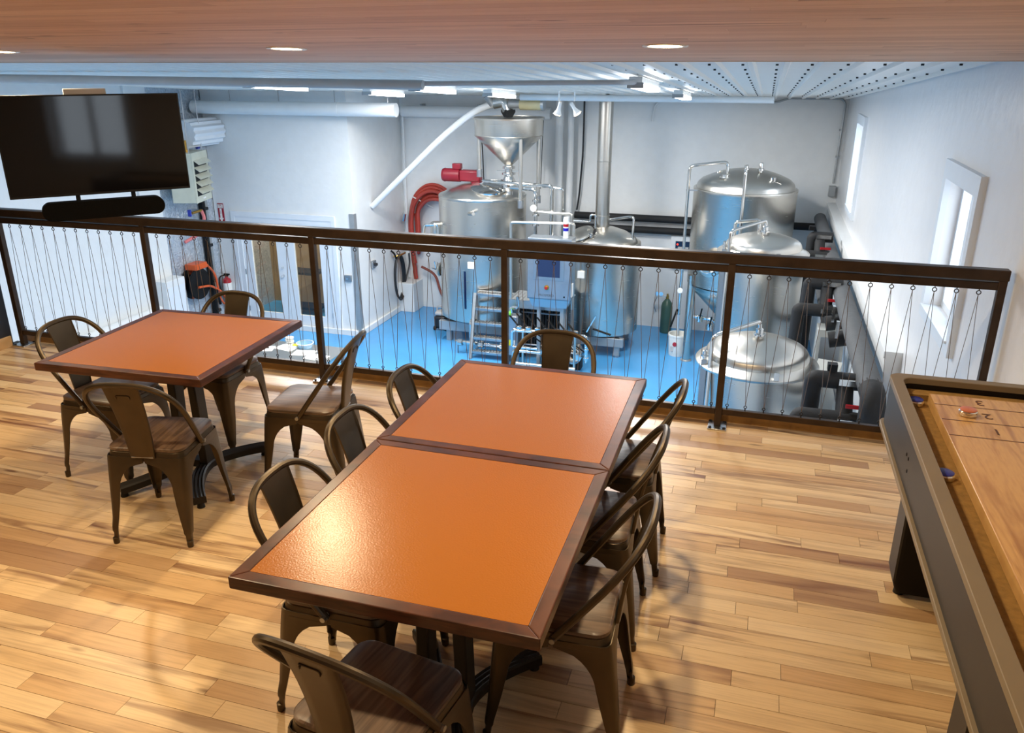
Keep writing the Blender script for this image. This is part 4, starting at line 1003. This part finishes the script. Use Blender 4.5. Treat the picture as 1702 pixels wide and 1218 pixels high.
for yv in (-.3, .3): MB().cyl((-.05, yv, .86), (-.05, yv, 1.9), .008, n=6).build('hanger_rod', 'dull_steel', t)
MB().box(.006, .016, -.06, .06, .04, .07).build('badge', 'white_label', t)
t = thing('rolled_door', 'pale corrugated roll up door coil at the top of the left corner', 'roll door', (-9.92, 12.55, .93))
prof = []
n = 72
rings = [[(.01 + (.235 + .016 * math.cos(14 * 2 * PI * j / n)) * math.cos(2 * PI * j / n), yv, (.235 + .016 * math.cos(14 * 2 * PI * j / n)) * math.sin(2 * PI * j / n)) for j in range(n)] for yv in (0, .88)]
MB().quad_grid(rings, True, True, True).build('coil', 'door_white', t)
MB().cyl((.01, .3, -.26), (.01, .36, -.26), .03, n=10).build('bottom_stop', 'blue_plastic', t)
t = thing('door_track', 'black vertical door track with pipe in the corner beside the door wall', 'track', (0, 0, 0))
MB().box(-10.14, -10.05, 12.98, 13.04, ZF, .60).build('rail', 'black_plastic', t); MB().box(-10.14, -10.06, 13.08, 13.14, ZF, .55).build('guide', 'galvanised', t)
for z in (-.5, -1.2, -1.9, -2.5): MB().box(-10.07, -10.03, 13.0, 13.12, z, z + .05).build('clip', 'dark_void', t)
t = thing('gas_tap', 'small brass tap with pink hose below the unit heater', 'tap', (-9.95, 12.75, -.46))
MB().tube([(0, .05, 0), (0, -.22, -.01)], .025, 8).build('body', 'brass', t); MB().box(-.03, .03, -.30, -.27, -.06, .06).build('handle', 'blue_plastic', t)
MB().tube(fillet([(0, .05, 0), (.02, .10, -.15), (0, -.1, -.42), (-.1, -.4, -.52)], .1), .03, 8).build('hose', 'hose_pink', t)
MB().box(-.19, 0.0, .02, .06, -.02, .02).build('bracket', 'dull_steel', t)
t = thing('hose_reel', 'orange framed black hose reel mounted on the foil insulated wall', 'hose reel', (-10.03, 12.47, -1.78))
MB().lathe([(.001, -.10), (.29, -.10), (.30, -.08), (.12, -.05), (.12, .05), (.30, .08), (.29, .10), (.001, .10)], 36).xf(Matrix.Rotation(PI / 2, 4, 'Y')).build('drum', 'black_plastic', t)
MB().box(-.1, .14, -.12, .22, .27, .38).build('frame', 'orange_plastic', t, bevel=.01); MB().box(-.12, -.06, -.06, .06, -.3, .3).build('mount', 'orange_plastic', t)
MB().tube(fillet([(.10, .22, .34), (.14, .42, .1), (.12, .48, -.4), (.12, .60, -.55)], .15), .022, 8).build('orange_hose', 'orange_plastic', t)
MB().tube(fillet([(.13, -.1, -.05), (.16, .2, -.08), (.16, .52, -.28), (.16, .66, -.5)], .1), .022, 8).build('orange_hose', 'orange_plastic', t)
MB().tube(fillet([(.14, -.1, -.62), (.16, .15, -.74), (.16, .35, -.74)], .1), .022, 8).build('orange_hose', 'orange_plastic', t)
MB().bar((.16, .36, -.20), (.14, .46, -.52), .04, .04).build('nozzle', 'black_plastic', t)
t = thing('white_cabinet', 'white metal cabinet corner at the left wall in front of the hose reel', 'cabinet', (-9.96, 11.72, ZF))
MB().box(-.13, .13, -.28, .22, .0, Z(-1.50)).build('case', 'pvc_white', t, bevel=.01); MB().box(.13, .137, -.25, .19, .05, Z(-1.62)).build('front_panel', 'door_white', t)
pipe('wall_pipe', 'thick white pipe running low along the left white wall', 'pipe', [(-10.03, 8.0, -2.02), (-10.03, 11.58, -2.02)], .085, 'pvc_white', .1, 16)
t = thing('fire_extinguisher', 'red fire extinguisher hanging on the wall left of the double door', 'fire extinguisher', (-10.0, 13.36, -2.38))
MB().lathe([(.001, 0), (.075, .005), (.085, .02), (.085, .42), (.075, .47), (.03, .50), (.03, .53)], 24).build('cylinder', 'extinguisher_red', t)
MB().lathe([(.0858, .22), (.0862, .40)], 24).build('label', 'white_label', t)
MB().box(-.05, .07, -.02, .02, .55, .58).box(-.02, .03, -.02, .02, .52, .56).build('valve_handle', 'black_plastic', t)
MB().tube(fillet([(-.02, -.02, .55), (-.14, -.03, .52), (-.15, -.05, .35), (-.09, -.07, .18)], .07), .013, 8).build('hose', 'rubber', t)
MB().box(-.03, .03, .08, .09, .25, .45).build('bracket', 'dull_steel', t)
t = thing('extinguisher_sign', 'red fire extinguisher sign with white down arrow on the door wall', 'sign', (-10.0, 13.44, -.62))
MB().box(-.065, .065, 0, .008, -.19, .19).build('plate', 'sign_red', t)
MB().box(-.055, .055, -.003, 0, .10, .175).build('header_panel', 'white_label', t)
text('sign_lettering', 'FIRE', .042, 'sign_red', t, (0, -.0035, .155), (PI / 2, 0, 0)); text('sign_lettering', 'EXTINGUISHER', .014, 'sign_red', t, (0, -.0035, .12), (PI / 2, 0, 0))
MB().quad_grid([[(x, yv, z) for x, z in ((-.022, .09), (.022, .09), (.022, -.09), (.05, -.09), (0, -.165), (-.05, -.09), (-.022, -.09))] for yv in (-.003, 0)], True, True, True).build('arrow', 'white_label', t, smooth=False)
text('arrow_lettering', 'FIRE', .03, 'sign_red', t, (0, -.0038, .02), (PI / 2, PI / 2, 0))
t = thing('light_switch', 'small steel switch box on the wall right of the double door', 'switch', (-7.34, YD - .05, -1.72))
MB().box(-.07, .07, 0, .05, -.06, .06).build('box', 'dull_steel', t, bevel=.005); MB().box(-.02, .02, -.012, 0, -.02, .02).build('toggle', 'chrome', t)
t = thing('corner_guard', 'grey metal corner guard at the edge of the boxed in room', 'corner guard', (0, 0, 0))
MB().box(XS, XS + .012, YD - .012, YD + .09, ZF, -.50).build('side_leaf', 'galvanised', t); MB().box(XS - .09, XS, YD - .012, YD, ZF, -.50).build('front_leaf', 'galvanised', t)
t = thing('wall_outlet', 'small steel outlet box on the side wall near the black hose', 'outlet', (XS, 14.1, -1.58))
MB().box(0, .05, -.07, .07, -.07, .07).build('box', 'dull_steel', t, bevel=.005); MB().cyl((.05, 0, 0), (.10, 0, 0), .03, n=12).build('plug', 'hose_black', t)

# hoses by the far left corner
t = thing('red_hose', 'thick red brewing hoses looped over a hook in the far corner', 'hose', (0, 0, 0))
for i in range(6):
    o = i * .06; yv = 15.56 - .07 * (i % 3)
    MB().tube(fillet([(-5.72 + o, yv, -1.6), (-5.86 + o * .6, yv, -.75 - o * .3), (-6.12 + o * .2, yv, -.28 - o * .7), (-6.5, yv, -.17 - o), (-6.84 + o * .4, yv, -.42 - o), (-6.98 + o * .9, yv, -.95), (-6.96 + o * .8, yv + .05, -1.7), (-6.90 + o * .3, yv + .1, -2.55 + .35 * i)], .3, 6), .038, 10).build('hose_loop', 'hose_red', t)
MB().tube([(-7.02, 15.42, -.80), (-7.06, 15.42, -.95)], .042, 10).build('end_fitting', 'bright_steel', t)
MB().tube([(-6.90, 15.54, -2.55), (-6.89, 15.54, -2.72)], .042, 10).build('end_fitting', 'dull_steel', t)
MB().bar((-6.78, 15.35, -.44), (-6.48, 15.68, -.70), .02, .02).build('hook', 'white_label', t)
t = thing('black_hose', 'coiled black hose hanging from a tap on the side wall', 'hose', (XS + .03, 15.10, -2.08))
for i in range(3): MB().tube([(.05 + .02 * i, (.20 + .02 * i) * math.cos(2 * PI * j / 24), (.44 + .02 * i) * math.sin(2 * PI * j / 24)) for j in range(24)], .018, 8, closed=True).build('coil', 'hose_black', t)
MB().tube(fillet([(0, -.1, .46), (.1, -.05, .47), (.1, .25, .47)], .04), .02, 8).build('tap', 'brass', t)
MB().tube(fillet([(.1, .45, .42), (.1, .48, .2), (.08, .25, -.15)], .1), .018, 8).build('tail', 'hose_black', t)
MB().tube(fillet([(.0, -.2, .60), (.08, -.22, .55), (.06, -.1, .42)], .06), .02, 8).build('spray_gun', 'black_plastic', t)
pipe('brown_hose', 'brown hose curving from the far corner down behind the mash tun', 'hose', [(-6.72, 15.5, -1.92), (-6.40, 15.5, -2.05), (-6.25, 15.4, -2.5), (-5.85, 15.2, -2.75), (-5.3, 15.1, -2.78)], .028, 'hose_brown', .25, 8)
pipe('corner_pipe', 'thin white pipe running down the far left corner', 'pipe', [(-7.06, 15.62, 1.2), (-7.06, 15.62, -2.2)], .03, 'pvc_white', .05, 8)
t = thing('portable_pump', 'small dark portable pump on the blue floor left of the mash tun', 'pump', (-5.80, 14.30, ZF))
MB().box(-.13, .13, -.14, .14, .04, .30).build('body', 'hose_black', t, bevel=.05); MB().box(-.11, .11, -.12, .12, .30, .38).build('top', 'grey_pvc', t, bevel=.03)
MB().tube(fillet([(-.1, 0, .36), (-.1, 0, .47), (.1, 0, .47), (.1, 0, .36)], .05), .015, 8).build('carry_handle', 'grey_pvc', t)
for x in (-.12, .12): MB().cyl((x - .02, -.1, .04), (x + .02, -.1, .04), .04, n=12).build('wheel', 'rubber', t)

t = thing('gas_cylinder', 'green gas cylinder standing by the far wall', 'gas cylinder', (-1.53, 15.38, ZF))
MB().lathe([(.001, 0), (.10, .005), (.11, .03), (.11, .52), (.095, .60), (.05, .66), (.035, .68)], 24).build('cylinder', 'green_cylinder', t)
MB().lathe([(.03, .68), (.03, .74), (.02, .75), (.02, .78), (.001, .78)], 12).build('valve', 'brass', t)
MB().tube([(-.02, -.02, .73), (-.22, -.02, .73)], .015, 8).build('regulator', 'bright_steel', t)
for x in (-.12, -.20): MB().cyl((x, -.03, .78), (x, -.05, .78), .04, n=14).build('gauge', 'chrome', t)
MB().tube(fillet([(-.2, -.02, .70), (-.26, -.02, .55), (-.2, 0, .40)], .06), .01, 6).build('hose', 'dull_steel', t)
t = thing('plastic_bucket', 'white plastic bucket with red dot behind the fermenter leg', 'bucket', (-1.17, 14.12, ZF))
MB().lathe([(.001, 0), (.145, .0), (.15, .01), (.17, .36), (.178, .365), (.178, .40), (.17, .405), (.16, .40), (.145, .05), (.001, .04)], 32).build('pail', 'bucket_white', t)
MB().cyl((-.035, -.158, .24), (-.035, -.168, .24), .04, n=16).build('red_dot', 'extinguisher_red', t)
MB().box(-.11, -.06, -.15, -.142, .10, .19).build('printed_label', 'grey_pvc', t)
pipe('bucket_tube', 'clear tube running from the fermenter tap into the white bucket', 'tube', [(-1.16, 13.80, -1.98), (-1.17, 13.9, -2.15), (-1.17, 14.10, -2.45), (-1.17, 14.12, -2.62)], .02, 'pvc_white', .1, 8)

# ---- work bench with papers below the railing
t = thing('work_bench', 'stainless work bench scattered with papers seen below the railing', 'work bench', (-6.55, 9.75, ZF))
BZ = .90
MB().box(-.80, .80, -.62, .62, BZ - .04, BZ).build('bench_top', 'steel_dome', t, bevel=.004)
for sx in (-1, 1):
    for sy in (-1, 1): MB().box(sx * .74 - .025, sx * .74 + .025, sy * .55 - .025, sy * .55 + .025, 0, BZ - .04).build('leg', 'galvanised', t)
MB().box(-.74, .74, -.5, .5, .25, .27).build('lower_shelf', 'galvanised', t)
def on_bench(x, y): return (-6.55 + x, 9.75 + y, ZF + BZ)
for i, (x, y, a, lb) in enumerate(((-.42, .22, .3, 'white paper sheet with pen on the work bench'), (-.10, .36, -.2, 'white paper sheet beside the clear tub on the work bench'), (.28, .22, .15, 'open white booklet in the middle of the work bench'), (.55, .10, -.1, 'white paper sheet near the corner of the work bench'))):
    tag(MB().box(-.16, .16, -.115, .115, .0005, .004 + .001 * i).build('paper_sheet', 'paper', loc=on_bench(x, y), rot=(0, 0, a), smooth=False), lb, 'paper', 'papers on the work bench')
t = thing('plastic_tub', 'clear bluish round tub on the work bench', 'tub', on_bench(.16, .46))
MB().lathe([(.001, .0), (.10, .0), (.12, .07), (.125, .072), (.115, .075), (.095, .01), (.001, .008)], 24).build('bowl', 'tub_clear', t); MB().lathe([(.12, .07), (.13, .068), (.13, .078), (.118, .078)], 24).build('rim', 'pvc_white', t)
t = thing('jar', 'stack of pale plastic lids at the back of the work bench', 'lids', on_bench(-.16, .54))
for i in range(4): MB().lathe([(.001, .0), (.06, 0), (.062, .02), (.001, .024)], 20, (.01 * (i % 2), 0, .03 * i)).build('lid', 'white_label', t)
tag(MB().bar((-6.55 - .5, 9.75 + .18, ZF + BZ + .012), (-6.55 - .34, 9.75 + .26, ZF + BZ + .012), .012, .012).build('pen', 'black_plastic'), 'dark pen lying on a paper sheet on the work bench', 'pen')
tag(MB().box(-.05, .05, -.04, .04, .0, .012).build('sticky_pad', 'yellow_plastic', loc=on_bench(-.02, .50), rot=(0, 0, .2)), 'yellow note pad at the back of the work bench', 'note pad')
# added lamp, out of view, brightening the room behind the door panes
t = thing('added_fill_lamp', 'added unseen lamp brightening the store room behind the double door', 'strip light', (-8.7, 14.4, .945))
MB().box(-.6, .6, -.06, .06, 0, .05).build('housing', 'reflector_white', t); MB().box(-.58, .58, -.05, .05, -.03, 0).build('diffuser', 'tube_white', t)
l = bpy.data.lights.new('lamp', 'AREA'); l.shape = 'RECTANGLE'; l.size = 1.1; l.size_y = .1; l.energy = 110; l.color = (1, .92, .8)
lo = bpy.data.objects.new('lamp', l); C.objects.link(lo); lo.parent = t; lo.location = (0, 0, -.04)
